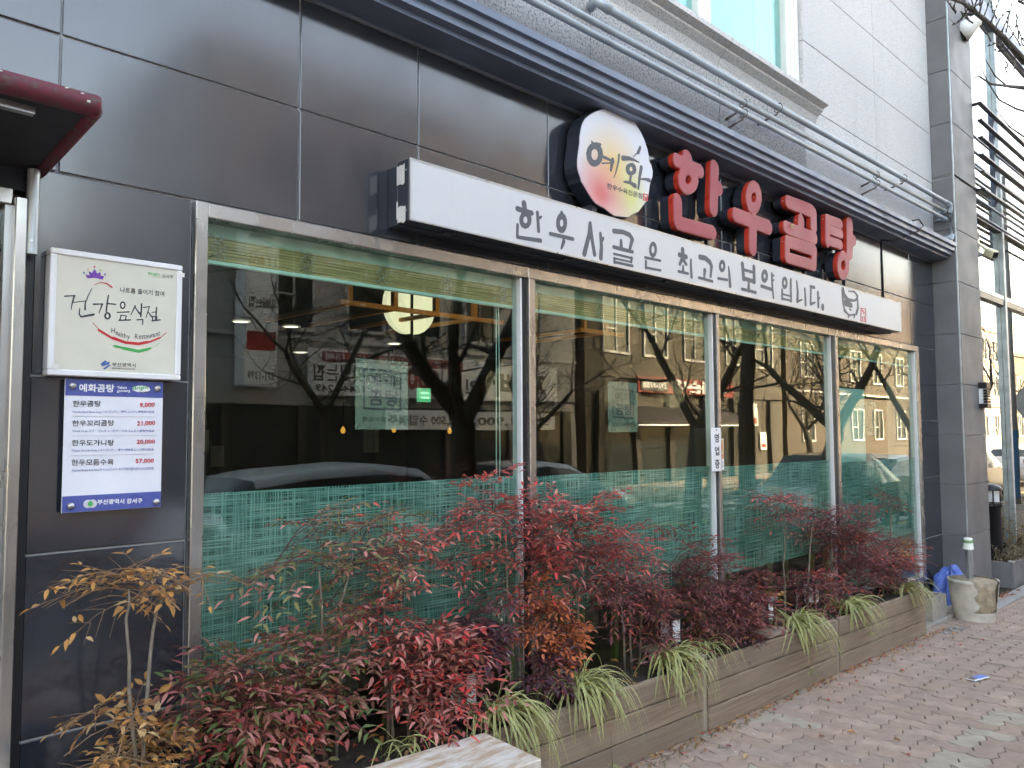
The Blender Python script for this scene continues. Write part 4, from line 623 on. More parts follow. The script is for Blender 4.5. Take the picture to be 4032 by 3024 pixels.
q=MB(); [q.prism(p,y,y+.0008) for p in HS_LOGO]; q.build('city_emblem','print_steel',hs)
CM={'ink':0,'green':1,'olive':2}
for s,p0,p1,p2,cn in HS_TXT: q=MB(); text_fit(q,s,p0,p1,p2,y,0,.012); q.build('printed_line',['ink','print_green','print_olive'][CM[cn]],hs)
q=MB()
for cc,x,z in HS_ARC:
    v,f=text_verts(cc); q.add([(x+u*.0245*.75,y,z+w_*.0245-.0005) for u,w_ in v],f,0)
q.build('curved_line','ink',hs)
for (u,v) in ((x0+.005,z1-.015),(x1-.03,z0+.006),(x0+.012,z0+.02),(x1-.012,z1-.04)):
    q=MB(); q.box(u,u+.018,-.0575,-.0562,v,v+.014); q.build('tape_patch','tape',hs)
# price board
mn=thing('price_board','white menu price board with blue bands and four steel bolts','sign',(0,0,0))
x0,x1,z0,z1=.8139,1.121,1.3595,1.783
q=MB(); q.box(x0,x1,-.030,-.024,z0,z1,ch=.001); q.build('panel','board_white',mn)
zt=z1-.0535; zb=z0+.0525
q=MB(); q.box(x0+.001,x1-.001,-.0312,-.0304,zt,z1-.001); q.build('top_band','board_blue',mn)
q=MB(); q.box(x0+.001,x1-.001,-.0312,-.0304,z0+.001,zb); q.build('bottom_band','board_blue',mn)
CM={'white':0,'ink':1,'red':2,'blue':3,'green':4}
for s,p0,p1,p2,cn in MN_TXT:
    if s in('Bright','Gangseo'): continue
    q=MB(); text_fit(q,s,p0,p1,p2,-.0322,0,.022 if cn in('white','red') else .012); q.build('printed_line',['print_white','ink','print_red','print_blue','print_green'][CM[cn]],mn)
lx,lz=MN_LOGO[1]; q=MB(); q.prism([(lx+.029*math.cos(i*.3927)*(1+.1*math.sin(3*i)),lz+.0115*math.sin(i*.3927)) for i in range(16)],-.0322,-.0314)
lg=q.build('district_logo','print_white',mn); q=MB()
for s,p0,p1,p2,cn in MN_TXT:
    if s in('Bright','Gangseo'): text_fit(q,s,p0,p1,p2,-.0329,0 if s=='Bright' else 1,.02)
q.build('logo_lettering',['print_green','ink'],lg)
lx,lz=MN_LOGO[0]; q=MB()
for dx in (-.007,.007): q.prism([(lx+dx+.0135*math.cos(i*.3927),lz+.0135*math.sin(i*.3927)) for i in range(16)],-.0322-(.0003 if dx>0 else 0),-.0314)
lg=q.build('emblem','line_grey',mn); q=MB(); q.prism([(lx+.008*math.cos(i*.7),lz+.009*math.sin(i*.7)) for i in range(9)],-.0331,-.0327); q.build('emblem_core','print_green',lg)
q=MB()
for p,r in MN_LINES: q.box(p[0],r[0],-.0318,-.0306,p[1]-.0005,p[1]+.0005)
q.build('rule_line','line_grey',mn)
for x,z in MN_BOLTS:
    q=MB(); pr_=[(.011,0),(.0108,.006),(.0085,.010),(.0035,.0125),(0.0002,.013)]
    k=14; vs=[];
    for r_,h in pr_:
        for j in range(k): vs.append((x+r_*math.cos(2*math.pi*j/k),-.0315-h,z+r_*math.sin(2*math.pi*j/k)))
    q.add(vs,[(i*k+j,i*k+(j+1)%k,(i+1)*k+(j+1)%k,(i+1)*k+j) for i in range(4) for j in range(k)],0,True); q.build('bolt','rim',mn)
# open sign and no smoking notice on the mullion
op=thing('open_sign','narrow white vertical sign with three black characters hung on the mullion','sign',(0,0,0))
q=MB(); q.box(4.614,4.728,-.041,-.036,1.35,1.631,ch=.001); q.build('panel','print_white',op)
q=MB()
for s,z in (('영',1.535),('업',1.452),('중',1.367)): text_box(q,s,4.648,4.704,z,z+.058,-.0418,0,.03)
q.build('lettering','ink',op)
q=MB(); q.tube([(4.672,-.038,1.617),(4.672,-.046,1.617)],.004,8); q.build('nail','bracket_rust',op)
ns=thing('no_smoking_notice','yellow and white no smoking notice partly behind the vertical white sign','notice',(0,0,0))
q=MB(); q.box(4.70,4.848,.010,.013,1.352,1.56); q.build('paper','print_white',ns)
q=MB(); q.box(4.705,4.843,.0085,.0095,1.425,1.555); q.build('yellow_field','print_tan',ns)
q=MB(); k=24; vs=[]
for r_ in (.043,.034):
    for j in range(k): vs.append((4.785+r_*math.cos(2*math.pi*j/k),.0078,1.505+r_*math.sin(2*math.pi*j/k)))
q.add(vs,[(j,(j+1)%k,(j+1)%k+k,j+k) for j in range(k)]); q.add([(4.76,.0074,1.532),(4.766,.0074,1.536),(4.812,.0074,1.476),(4.806,.0074,1.472)],[(0,1,2,3)]); q.build('no_smoking_ring','print_red',ns)
q=MB(); text_box(q,'금연',4.765,4.84,1.43,1.455,.0078,0,.03); text_box(q,'흡연구역 아님',4.72,4.838,1.395,1.41,.0090,1,.01); text_box(q,'과태료 부과',4.72,4.838,1.37,1.385,.0090,1,.01); q.build('lettering',['print_red','ink'],ns)

# ================================================================ PIPES AND CABLE ABOVE
def pipe(name,pts,r,lab,elbows=(),straps=()):
    t=thing(name,lab,'pipe',(0,0,0)); q=MB(); q.tube(pts,r,12); q.build('tube','pipe_grey',t)
    for e in elbows: q=MB(); q.tube(e,r*1.28,12); q.build('coupling','pipe_grey',t)
    for x,y,z in straps:
        q=MB(); q.tube([(x+.0,y,z+.0)]+[(x,y+r*1.5*math.cos(a),z+r*1.5*math.sin(a)) for a in [i*.5 for i in range(13)]],.0035,5); 
        q.tube([(x,y,z-r),(x,y+.01,z-r-.022),(x,y+.05,z-r-.03),(x,-.03,z-r-.055)],[.006,.007,.007,.010],6); q.build('bracket','bracket_rust',t)
pipe('conduit_pipe',[(-2,-.165,3.735),(3.25,-.165,3.735),(9.02,-.165,3.785)],.019,'lowest of the three grey pipes running along the granite wall',straps=((1.85,-.165,3.732),(4.9,-.165,3.745),(7.2,-.165,3.768)),elbows=([(8.96,-.165,3.7845),(9.0,-.165,3.785),(9.02,-.14,3.785)],))
pipe('conduit_pipe',[(-2,-.165,3.80),(3.25,-.165,3.805),(9.02,-.165,3.868)],.019,'middle one of the three grey pipes running along the granite wall',straps=((4.9,-.165,3.815),(7.2,-.165,3.842)),elbows=([(8.96,-.165,3.8675),(9.0,-.165,3.868),(9.02,-.14,3.868)],))
pipe('drain_pipe',[(3.42,-.06,3.965),(3.36,-.15,3.945),(3.42,-.19,3.90),(5.4,-.19,3.908),(9.0,-.205,3.935),(9.045,-.205,3.915),(9.05,-.205,3.87),(9.05,-.205,3.60),(9.03,-.20,3.57),(8.9,-.20,3.565)],.022,'topmost grey pipe bending down in front of the stone pier',straps=((5.35,-.19,3.905),(7.75,-.2,3.925)),elbows=([(3.42,-.06,3.965),(3.36,-.15,3.945),(3.43,-.19,3.90)],[(8.93,-.205,3.935),(9.03,-.205,3.93),(9.05,-.205,3.89),(9.05,-.205,3.83)],[(9.05,-.205,3.62),(9.045,-.205,3.585),(9.02,-.2,3.566),(8.93,-.2,3.565)]))
for z,l in ((3.80,'lower one of two short grey pipe stubs jutting from the pier'),(3.875,'upper one of two short grey pipe stubs jutting from the pier')):
    q=MB(); q.tube([(9.09,-.03,z-.01),(9.04,-.13,z)],.014,10); tag(q.build('pipe_stub','pipe_grey'),l,'pipe')
q=MB(); q.tube([(7.66,.0,3.372),(7.70,-.10,3.35),(7.95,-.255,3.46),(8.02,-.27,3.52),(8.0,-.24,3.58),(7.92,-.16,3.56)],.007,8)
q.tube([(7.695,-.004,3.372),(7.696,-.008,3.1),(7.698,-.006,2.75)],.006,6)
tag(q.build('black_cable','black_paint'),'black cable looping over the dark cornice near the pier','cable')
# ================================================================ ENTRANCE AT THE LEFT
en=put('entrance',None,bld)
q=MB(); q.box(.655,.688,-.06,.05,-.05,2.33,ch=.003); q.build('door_jamb','stainless',en)
q=MB(); q.box(.690,.721,-.012,.05,-.05,2.445); q.build('door_reveal','black_paint',en)
q=MB(); q.box(-.6,.654,-.03,.05,2.31,2.36,ch=.003); q.build('door_head','stainless',en)
q=MB(); q.box(-.6,.635,.016,.024,-.05,2.31); p=q.build('pane','shop_glass',en)
q=MB(); q.box(-.6,.634,.0275,.0285,.3,1.55); q.build('frosted_film','frost_film',p)
q=MB(); q.box(.636,.655,-.02,.05,-.05,2.31); q.build('door_stile','alu',en)
q=MB(); q.box(-.6,.72,-.01,.05,2.362,2.446); q.build('transom','sign_black',en)
aw=thing('door_canopy','maroon curved canopy stained with moss over the left doorway','canopy',(0,0,0))
# canopy: slopes out from the wall, its front a rounded maroon roll
tip=Vector((.742,-.50,2.502)); left=-2.5
q=MB(); q.tube([(left,-.50,2.502),(.735,-.50,2.502),(.742,-.50,2.502)],[.030,.030,.027],14); q.build('front_roll','awning_maroon',aw)
q=MB(); q.tube([(.732,-.50,2.49),(.732,-.25,2.462),(.731,-.005,2.436)],[.022,.021,.02],10); q.build('side_roll','awning_maroon',aw)
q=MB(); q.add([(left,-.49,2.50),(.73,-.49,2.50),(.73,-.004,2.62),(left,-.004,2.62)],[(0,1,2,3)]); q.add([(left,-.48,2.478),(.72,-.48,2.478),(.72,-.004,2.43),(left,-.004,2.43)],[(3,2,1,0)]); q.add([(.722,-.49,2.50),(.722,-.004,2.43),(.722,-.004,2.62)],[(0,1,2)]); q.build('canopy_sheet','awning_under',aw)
q=MB(); q.box(left,.60,-.455,-.43,2.455,2.475); q.build('canopy_rail','alu',aw)
q=MB()
for i in range(14):
    x=RND.uniform(.2,.72); a=RND.uniform(-.2,1.0); q.tube([(x-.004,-.50-.0305*math.cos(a),2.502+.0305*math.sin(a)),(x+.004,-.50-.031*math.cos(a),2.502+.031*math.sin(a))],RND.uniform(.0015,.004),6)
q.build('bird_droppings','grit_white',aw)
q=MB(); q.tube([(.705,-.045,2.425),(.704,-.046,2.16)],.018,16,caps=False); q.tube([(.704,-.046,2.16),(.704,-.046,2.163)],.0165,16)
dp=tag(q.build('downpipe','galvanised'),'short galvanised downpipe stub below the canopy end','pipe')
q=MB(); q.tube([(.70,-.063,2.20),(.699,-.067,2.20)],.0055,10); q.build('rivet','alu',dp)

# ================================================================ INTERIOR
rm=put('dining_room',None,bld)
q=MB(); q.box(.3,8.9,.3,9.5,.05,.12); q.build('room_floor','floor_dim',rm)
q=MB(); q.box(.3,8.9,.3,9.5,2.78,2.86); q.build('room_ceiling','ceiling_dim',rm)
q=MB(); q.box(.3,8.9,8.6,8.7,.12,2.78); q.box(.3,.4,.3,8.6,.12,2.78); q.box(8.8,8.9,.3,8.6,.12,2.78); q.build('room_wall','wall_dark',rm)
q=MB(); q.box(1.26,8.45,.062,.29,2.335,2.46); q.build('blind_pelmet','mint_box',rm)
for i,(a,b) in enumerate(pe):
    t=thing('bamboo_blind',['rolled bamboo blind behind the pane nearest the menu boards','rolled bamboo blind in the second pane from the left','rolled bamboo blind in the third pane from the left','rolled bamboo blind in the pane nearest the pier'][i],'blind',(0,0,0),group='bamboo blinds behind the shop window')
    q=MB()
    for k in range(15): q.box(a-.03,b+.03,.046+.004*(k%2),.054+.004*(k%2),2.250+k*.0058,2.2548+k*.0058)
    q.build('slats','bamboo',t)
    q=MB(); q.box(a-.03,b+.03,.042,.060,2.232,2.248,ch=.003); q.build('bottom_rail','mint_box',t)
    n=5 if i==0 else 4
    for c in range(n):
        x=a+.07+(b-a-.14)*c/(n-1); q=MB(); rr=random.Random(i*9+c)
        for u in (-.018,0,.018):
            q.tube([(x+u+.012*math.sin(k*1.7+u*90),.040,2.345-k*.012) for k in range(9)],.0022,4)
        q.build('cord','lamp_cream',t)
q=MB(); q.tube([(2.80,.066,2.33),(2.795,.066,1.5),(2.80,.066,.9)],.003,5); q.tube([(2.815,.066,2.33),(2.82,.066,1.5),(2.80,.066,.9)],.003,5)
tag(q.build('blind_cord','cup_mint'),'pale green pull cord hanging beside the first mullion','cord')
pl=thing('disc_lamp','large round glowing disc lamp hanging under the ceiling','lamp',(4.14,2.5,2.665))
for s in (-1,1):
    q=MB(); pts=[(s*.012,-.235)]+[(s*(.012+.24*math.sin(a)),-.24*math.cos(a)) for a in [i*math.pi/12 for i in range(1,12)]]+[(s*.012,.235)]
    q.prism(pts,-.03,.03); q.build('glowing_half','lamp_glow',pl)
q=MB(); q.box(-.012,.012,-.04,.04,-.3,.25); q.build('stem','black_paint',pl)
for nm,lab,x0,x1,zz in (('wooden_lattice','orange wooden ceiling lattice crossing the round lamp',3.15,4.75,2.53),('wooden_lattice','shorter orange wooden lattice in the second pane',5.75,6.4,2.56)):
    t=thing(nm,lab,'lattice',(0,0,0)); 
    q=MB(); q.box(x0,x1,2.0,2.04,zz-.012,zz+.02); q.build('rail','beam_orange',t)
    n=4 if x1-x0>1 else 2
    for k in range(n):
        x=x0+(x1-x0)*(k+.15)/n; q=MB(); q.box(x,x+.04,2.0,2.04,zz+.021,zz+.13); q.build('post','beam_orange',t)
        q=MB(); q.box(x+.0,x+.035,2.041,3.2,zz-.012,zz+.018); q.build('cross_rail','beam_orange',t)
DL=[(3.9,5.0,'near the left edge of the window'),(4.48,5.0,'left of the round lamp'),(6.3,5.6,'right below the round lamp'),(6.0,7.4,'farthest back on the left')]
for x,y,w in DL:
    t=thing('downlight','small round white ceiling downlight '+w,'light',(x,y,2.77),group='ceiling downlights')
    q=MB(); q.lathe([(.10,.006),(.10,-.004),(.075,-.006)],20); q.build('trim_ring','alu_white',t)
    q=MB(); q.lathe([(.0005,-.004),(.074,-.004)],20); q.build('diffuser','lamp_and_fill_glow',t)
for k,(x,y_) in enumerate(((4.0,1.25),(6.2,1.3))):  # added fill lights in front of the lattice, apart from the ceiling downlights
    pl0=bpy.data.lights.new('lamp_and_fill_glow','POINT'); pl0.energy=1.6; pl0.shadow_soft_size=.12; pl0.color=(1,.86,.66); po=bpy.data.objects.new('lamp_and_fill_glow',pl0); COL.objects.link(po); po.location=(x,y_,1.95)
ex=thing('exit_sign','glowing green exit sign at the back of the dining room','sign',(5.5,4.0,2.02)); ex.scale=(.62,.62,.62)
q=MB(); q.box(-.14,.14,-.03,.03,-.12,.12,ch=.01); q.build('case','exit_glow',ex)
q=MB(); q.box(-.09,.09,-.036,-.031,.02,.05); q.box(-.09,.09,-.036,-.031,-.06,-.03); q.build('bright_bar','exit_stripe',ex)
for i,(x,z) in enumerate(((5.8,1.65),(6.6,1.66),(7.58,1.64))):
    t=thing('bulb_lamp',['warm bare bulb deep in the room, left of the glass label','warm bare bulb deep in the room, under the glass label','warm bare bulb deep in the room, right of the glass label'][i],'lamp',(x,6.0,z),group='warm bulbs at the back'); q=MB(); q.lathe([(.0005,-.035),(.02,-.03),(.032,0),(.025,.025),(.01,.05),(.0005,.06)],12); q.build('bulb','bulb_glow',t); q=MB(); q.tube([(0,0,.07),(0,0,1.1)],.006,6); q.build('flex','black_paint',t)
def chair(x,y,rz,lab):
    t=thing('dining_chair',lab,'chair',(x,y,.12),(0,0,rz),group='olive dining chairs')
    for sx in (-1,1):
        q=MB(); q.box(sx*.19-.022,sx*.19+.022,-.21,-.17,0,.43,ch=.004); q.build('leg','chair_olive',t)
        q=MB(); q.box(sx*.19-.022,sx*.19+.022,.17,.21,0,.95,ch=.004); q.build('leg','chair_olive',t)
    q=MB(); q.box(-.22,.22,-.22,.22,.43,.47,ch=.008); q.build('seat','chair_olive',t)
    q=MB(); q.box(-.166,.166,.175,.2,.56,.93,ch=.006); q.build('backrest','chair_olive',t)
for i,(x,y,rz) in enumerate(((1.65,.62,0),(2.2,.60,.1),(3.45,.58,-.1),(4.0,.62,.1),(2.0,2.1,3.1),(3.7,2.1,3.1),(5.4,.62,0),(7.2,.65,.1))):
    chair(x,y,rz+(3.14159 if False else 0),'olive dining chair '+['close to the glass, leftmost','close to the glass, second from left','close to the glass past the first mullion','close to the glass before the second mullion','facing the street at the first table','facing the street at the second table','close to the glass in the third pane','close to the glass in the last pane'][i])
for i,x in enumerate((1.95,3.7,5.6,7.3)):
    t=thing('dining_table','brown dining table '+['in the first pane','in the second pane','in the third pane','in the last pane'][i],'table',(x,1.35,.12),group='dining tables')
    q=MB(); q.box(-.6,.6,-.38,.38,.70,.74,ch=.006); q.build('table_top','table_wood',t)
    for sx in (-.5,.5):
        for sy in (-.3,.3): q=MB(); q.box(sx-.03,sx+.03,sy-.03,sy+.03,0,.7); q.build('leg','table_wood',t)
for i,(x,z) in enumerate(((2.86,.86),(2.76,.86))):
    t=thing('cup_stack','stack of pale cups '+['tall, by the window','short, beside the taller stack'][i],'cups',(x,.85,.86 if False else .86))
    for k in range(4-i*2): q=MB(); q.lathe([(.028,0),(.04,.1),(.036,.1),(.026,.01)],14,c=(0,0,k*.06)); q.build('cup','cup_mint',t)
q=MB(); q.box(2.55,3.15,.70,1.0,.83,.859,ch=.004); sh=tag(q.build('side_shelf','table_wood'),'brown shelf board carrying stacked cups by the window','shelf'); 
q=MB(); q.box(2.6,2.64,.74,.96,.12,.829); q.box(3.06,3.1,.74,.96,.12,.829); q.build('bracket','table_wood',sh)
for i,(x,z,w,h) in enumerate(((5.0,1.35,.22,.34),(5.25,1.15,.2,.3),(7.9,1.3,.3,.4))):
    q=MB(); q.box(x,x+w,8.57,8.59,z,z+h); tag(q.build('wall_poster','poster_paper'),['pale poster on the back wall, left','lower pale poster on the back wall','pale poster on the back wall, right'][i],'poster')

# ================================================================ PLANTER
pl_=thing('wooden_planter','long weathered wooden planter of grooved boards along the shop window','planter',(0,0,0))
def sheared(mb,x0,x1,y0,y1,z0,z1,mi=0,n=1,ch=.004):
    b=MB(); b.box(x0,x1,y0,y1,z0,z1,ch=ch); mb.add([(x,y,z+gz(x)) for x,y,z in b.v],b.f,mi); return mb
segs=[(.86,2.30),(2.304,3.855),(3.905,5.525),(5.575,7.262)]
pr=random.Random(5)
for a,b in segs:
    for k in range(3):
        q=MB(); z0=.002+k*.1235; sheared(q,a+pr.uniform(0,.003),b-pr.uniform(0,.003),-.42-pr.uniform(0,.006),-.395,z0,z0+.1175); q.build('plank','deck_wood',pl_)
q=MB(); sheared(q,.89,7.238,-.392,-.380,.0,.355); q.build('gap_shade_backing','soil',pl_)  # dark sheet added behind the planks to stand for shade in their gaps
for x in (3.88,5.55):
    q=MB(); sheared(q,x-.021,x+.021,-.414,-.37,.0,.355); q.build('post','old_wood',pl_)
for k in range(3):
    q=MB(); z0=.002+k*.1235; sheared(q,7.24,7.262,-.394,-.03,z0,z0+.1195); q.build('end_plank','deck_wood',pl_)
    q=MB(); sheared(q,.86,.882,-.394,-.03,z0,z0+.1195); q.build('end_plank','deck_wood',pl_)
for a,b,y0,y1 in ((2.95,3.15,-.40,-.05),(3.78,3.93,-.40,-.05),(4.62,4.9,-.41,-.28),(7.02,7.27,-.30,-.03)):
    q=MB(); sheared(q,a,b,y0,y1,.374,.398,ch=.005); q.build('top_board','old_wood',pl_)
q=MB(); n=60; rr=random.Random(9); vs=[]; ysr=(-.394,-.30,-.2,-.1,-.03)
for i in range(n+1):
    x=.885+(7.235-.885)*i/n
    for yy in ysr: vs.append((x,yy,gz(x)+.345+rr.uniform(-.012,.016)))
q.add(vs,[(i*5+j,(i+1)*5+j,(i+1)*5+j+1,i*5+j+1) for i in range(n) for j in range(4)],0,True); q.build('soil','soil',pl_)
# ---- stone bench slab
bn=thing('stone_bench','pale peeling stone slab bench in front of the planter','bench',(2.19,-.49,0),(0,0,rad(-6)))
q=MB(); q.box(-2.2,0,-.335,.0,.408,.452,ch=.004); q.build('slab','bench_stone',bn)
q=MB(); q.box(-.5,-.42,-.30,-.06,.02,.407); q.build('support','old_wood',bn); q=MB(); q.box(-1.9,-1.82,-.30,-.06,.02,.407); q.build('support','old_wood',bn)
# ---- low garden lamps
def glamp(x,y,z,lab,h=.20,w=.05):
    t=thing('garden_lamp',lab,'lamp',(x,y,z),(0,0,RND.uniform(-.15,.15)),group='small garden lamps in the planter')
    q=MB(); q.box(-w,w,-w,w,-.08,.02,ch=.004); q.build('base','black_paint',t)
    for sx in (-1,1):
        for sy in (-1,1): q=MB(); q.box(sx*w*.8-.006,sx*w*.8+.006,sy*w*.8-.006,sy*w*.8+.006,.02,h); q.build('post','black_paint',t)
    for k in range(4):
        q=MB(); q.box(-w*.7,w*.7,-w*.83,-w*.77,.022,h-.002); o=q.build('panel','lamp_white',t); o.rotation_euler=(0,0,k*math.pi/2)
    q=MB(); q.lathe([(w*1.75,h),(w*1.75,h+.012),(w*1.1,h+.03),(.001,h+.036)],4,a0=math.pi/4,a1=math.pi/4+2*math.pi,smooth=False); q.lathe([(.001,h-.001),(w*1.75,h)],4,a0=math.pi/4,a1=math.pi/4+2*math.pi,smooth=False); q.build('cap','black_paint',t)
glamp(2.34,-.2,.44,'white panelled garden lamp behind the crimson leaves beside the stone slab',.16)
glamp(3.88,-.2,.42,'white panelled garden lamp in the wine red shrubs near the second mullion',.15)
glamp(4.92,-.22,.38,'white panelled garden lamp half hidden by the dense burgundy shrub',.13)
glamp(5.63,-.2,.38,'white panelled garden lamp right of the tall bare canes',.15)
glamp(.80,-.26,.44,'black capped garden lamp beside the dead tan shrub',.17,.062)

# ================================================================ SHRUBS
def leaflet(mb,p,d,up,L,Wd,mi,fold=.25,curl=.15):
    d=d.normalized(); s=d.cross(up)
    if s.length<1e-3: s=d.cross(Vector((1,0,0)))
    s.normalize(); n=s.cross(d)
    c=lambda t: p+d*(L*t)-n*(curl*L*t*t)
    w=Wd/2; k=n*(w*fold*2)
    vs=[p,c(.3)+s*w*.85+k*.8,c(.3),c(.3)-s*w*.85+k*.8,c(.62)+s*w*.75+k*.7,c(.62),c(.62)-s*w*.75+k*.7,c(1)]
    mb.add(vs,[(0,2,1),(0,3,2),(1,2,5,4),(2,3,6,5),(4,5,7),(5,6,7)],mi)
def frond(seed,mats,L=.24,pairs=3,ll=.052,lw=.017,weights=None,sparse=.82,droop=.16):
    r=random.Random(seed); mb=MB(); nm=len(mats)-1
    pick=lambda: 1+r.choices(range(nm),weights)[0]
    ax=[]
    for i in range(6):
        t=i/5; ax.append(Vector((L*t,r.uniform(-.006,.006),-droop*L*t*t*.9+.03*math.sin(3*t))))
    mb.tube([Vector((-.07,0,-.05))]+ax,[.0022]*2+[.0018,.0015,.0012,.001,.0007],4,0,caps=False)
    def spray(base,dirv,len_,n):
        pts=[base+dirv*len_*t+Vector((0,0,-.12*len_*t*t)) for t in (0,.5,1)]
        mb.tube(pts,[.0013,.001,.0006],3,0,caps=False)
        for k in range(n):
            t=(k+1)/n
            bp=base+dirv*len_*t+Vector((0,0,-.12*len_*t*t))
            if k<n-1:
                for sgn in (-1,1):
                    if r.random()<sparse:
                        a=dirv.copy(); a.rotate(Euler((0,0,sgn*r.uniform(.7,1.15)))); a.z+=r.uniform(-.28,.30)
                        leaflet(mb,bp,a,Vector((r.uniform(-.3,.3),r.uniform(-.3,.3),1)),ll*r.uniform(.7,1.1),lw*r.uniform(.8,1.2),pick(),r.uniform(.1,.4),r.uniform(.0,.35))
            elif r.random()<sparse:
                a=dirv+Vector((0,0,r.uniform(-.3,.2))); leaflet(mb,bp,a,Vector((r.uniform(-.3,.3),r.uniform(-.3,.3),1)),ll*r.uniform(.85,1.2),lw*r.uniform(.85,1.2),pick(),r.uniform(.1,.4),r.uniform(0,.35))
    for k in range(pairs):
        t=.3+.6*k/pairs; bp=ax[0].lerp(ax[-1],t); bp.z=ax[min(5,int(round(t*5)))].z
        for sgn in (-1,1):
            a=Vector((math.cos(.85),sgn*math.sin(.85),r.uniform(-.25,.2))); spray(bp,a,L*(.50-.10*k),4 if k==0 else 3)
    spray(ax[-2],Vector((1,0,-.25)),L*.30,3)
    return mb
PAL={
 'wine':(['twig_red','leaf_burgundy','leaf_wine','leaf_red','leaf_brownred'],[5,5,2,2]),
 'dark':(['twig_red','leaf_burgundy','leaf_wine','leaf_brownred','leaf_plum'],[6,4,2,2]),
 'red':(['twig_red','leaf_red','leaf_scarlet','leaf_wine','leaf_rose'],[5,2,4,2]),
 'crimson':(['twig_red','leaf_brownred','leaf_red','leaf_scarlet','leaf_rose'],[5,3,1.2,4]),
 'olive':(['twig_red','leaf_olive','leaf_rose','leaf_brownred','leaf_red'],[7,3,3,.6]),
 'mixed':(['twig_red','leaf_brownred','leaf_green','leaf_wine','leaf_rose','leaf_olive'],[5,4,4,2.5,2]),
 'orange':(['twig_red','leaf_orange','leaf_orange','leaf_brownred','leaf_plum'],[5,3,2,1]),
 'plum':(['twig_red','leaf_plum','leaf_burgundy','leaf_wine','leaf_plum'],[4,2,2,4]),
 'bare':(['twig_tan','leaf_tan','leaf_straw','leaf_rust','leaf_tan'],[4,2,2,3]),
 'tan':(['twig_tan','leaf_tan','leaf_straw','leaf_rust','leaf_tan'],[4,3,2,3]),
}
FR={}
for pi,(k,(ms,wt)) in enumerate(PAL.items()):
    FR[k]=[]
    for v in range(6):
        kw=dict(L=.31,pairs=3,ll=.046,lw=.0145)
        if k=='tan': kw=dict(L=.22,pairs=3,ll=.044,lw=.0185,sparse=.42)
        if k=='bare': kw=dict(L=.25,pairs=3,ll=.042,lw=.015,sparse=.20)
        if k=='orange': kw=dict(L=.19,pairs=3,ll=.036,lw=.0145)
        if k in('plum',): kw=dict(L=.20,pairs=3,ll=.058,lw=.020)
        if k in('dark','wine'): kw=dict(L=.30,pairs=3,ll=.044,lw=.0135)
        if k in('mixed','crimson'): kw=dict(L=.27,pairs=3,ll=.047,lw=.0165)
        FR[k].append(frond(100*pi+v,ms,weights=wt,**kw).mesh('leaf_spray',ms))
def nandina(lab,bases,blobs,seed,stem='bark_cane',group='nandina shrubs in the planter'):
    """bases: cane polylines; blobs: (palette, centre, radii, count)"""
    r=random.Random(seed); bx=sum(b[0][0] for b in bases)/len(bases); root=thing('nandina_shrub',lab,'shrub',(bx,-.2,gz(bx)+.34),group=group); off=Vector(root.location)
    for c in bases:
        pts=[Vector(p)-off for p in c]; out=[pts[0]]
        for a,b in zip(pts[:-1],pts[1:]):
            for t in (.33,.66,1): out.append(a.lerp(b,t)+Vector((r.uniform(-.006,.006),r.uniform(-.006,.006),0)))
        n=len(out); q=MB(); q.tube(out,[.0075-.0045*i/n for i in range(n)],7); q.build('cane',stem,root)
    tops=[Vector(c[-1]) for c in bases]
    for pal,ctr,rad_,cnt in blobs:
        ctr=Vector(ctr)
        for k in range(max(2,int(cnt*.84))):
            while True:
                u=Vector((r.uniform(-1,1),r.uniform(-1,1),r.uniform(-1,1)))
                if u.length<=1: break
            p=ctr+Vector((u.x*rad_[0],u.y*rad_[1],u.z*rad_[2]))*.75
            dirv=Vector((u.x*rad_[0],u.y*rad_[1]-.03,0)); 
            if dirv.length<1e-3: dirv=Vector((1,0,0))
            az=math.atan2(dirv.y,dirv.x)+r.uniform(-.7,.7)
            el=u.z*.45+r.uniform(-.15,.35)
            s=r.uniform(.72,1.08)
            p=p-Vector((math.cos(az),math.sin(az),0))*(.12*s)
            reach=.20*s
            tipy=p.y+math.sin(az)*reach
            if tipy>-.055: az=-abs(az) if r.random()<.5 else -math.pi+abs(az)*.3; p.y=min(p.y,-.10)
            put('leaf_spray',FR[pal][r.randrange(6)],root,p-off,Euler((r.uniform(-.5,.5),-el,az)),s)
    return root
S0=lambda x: gz(x)+.34
y=-.22
nandina('dead tan nandina shrub with bare canes in front of the black wall',[[(.99,-.24,.42),(.965,-.23,.75),(.955,-.22,1.0),(.95,-.22,1.13)],[(1.0,-.22,.42),(1.02,-.21,.85),(1.05,-.2,1.05),(1.09,-.2,1.13)],[(.95,-.25,.42),(.90,-.25,.62)],[(1.03,-.25,.42),(1.08,-.24,.6)]],
 [('bare',(.96,-.2,1.15),(.20,.10,.07),11),('tan',(1.08,-.2,1.14),(.12,.08,.04),5),('bare',(1.20,-.2,1.14),(.12,.06,.05),5),('bare',(.92,-.24,.70),(.22,.1,.10),7),('tan',(.98,-.25,.60),(.24,.13,.12),34),('tan',(.88,-.25,.74),(.1,.06,.08),3)],11,'bark_cane')
nandina('low dense green and dull red nandina mass left of the stone slab',[[(1.25,-.2,S0(1.2)),(1.25,-.2,.6)],[(1.4,-.2,S0(1.4)),(1.42,-.2,.65)],[(1.55,-.2,S0(1.5)),(1.56,-.2,.6)]],
 [('mixed',(1.34,-.23,.72),(.27,.15,.17),56),('mixed',(1.58,-.23,.68),(.18,.15,.16),26),('crimson',(1.42,-.28,.56),(.28,.12,.12),26)],12)
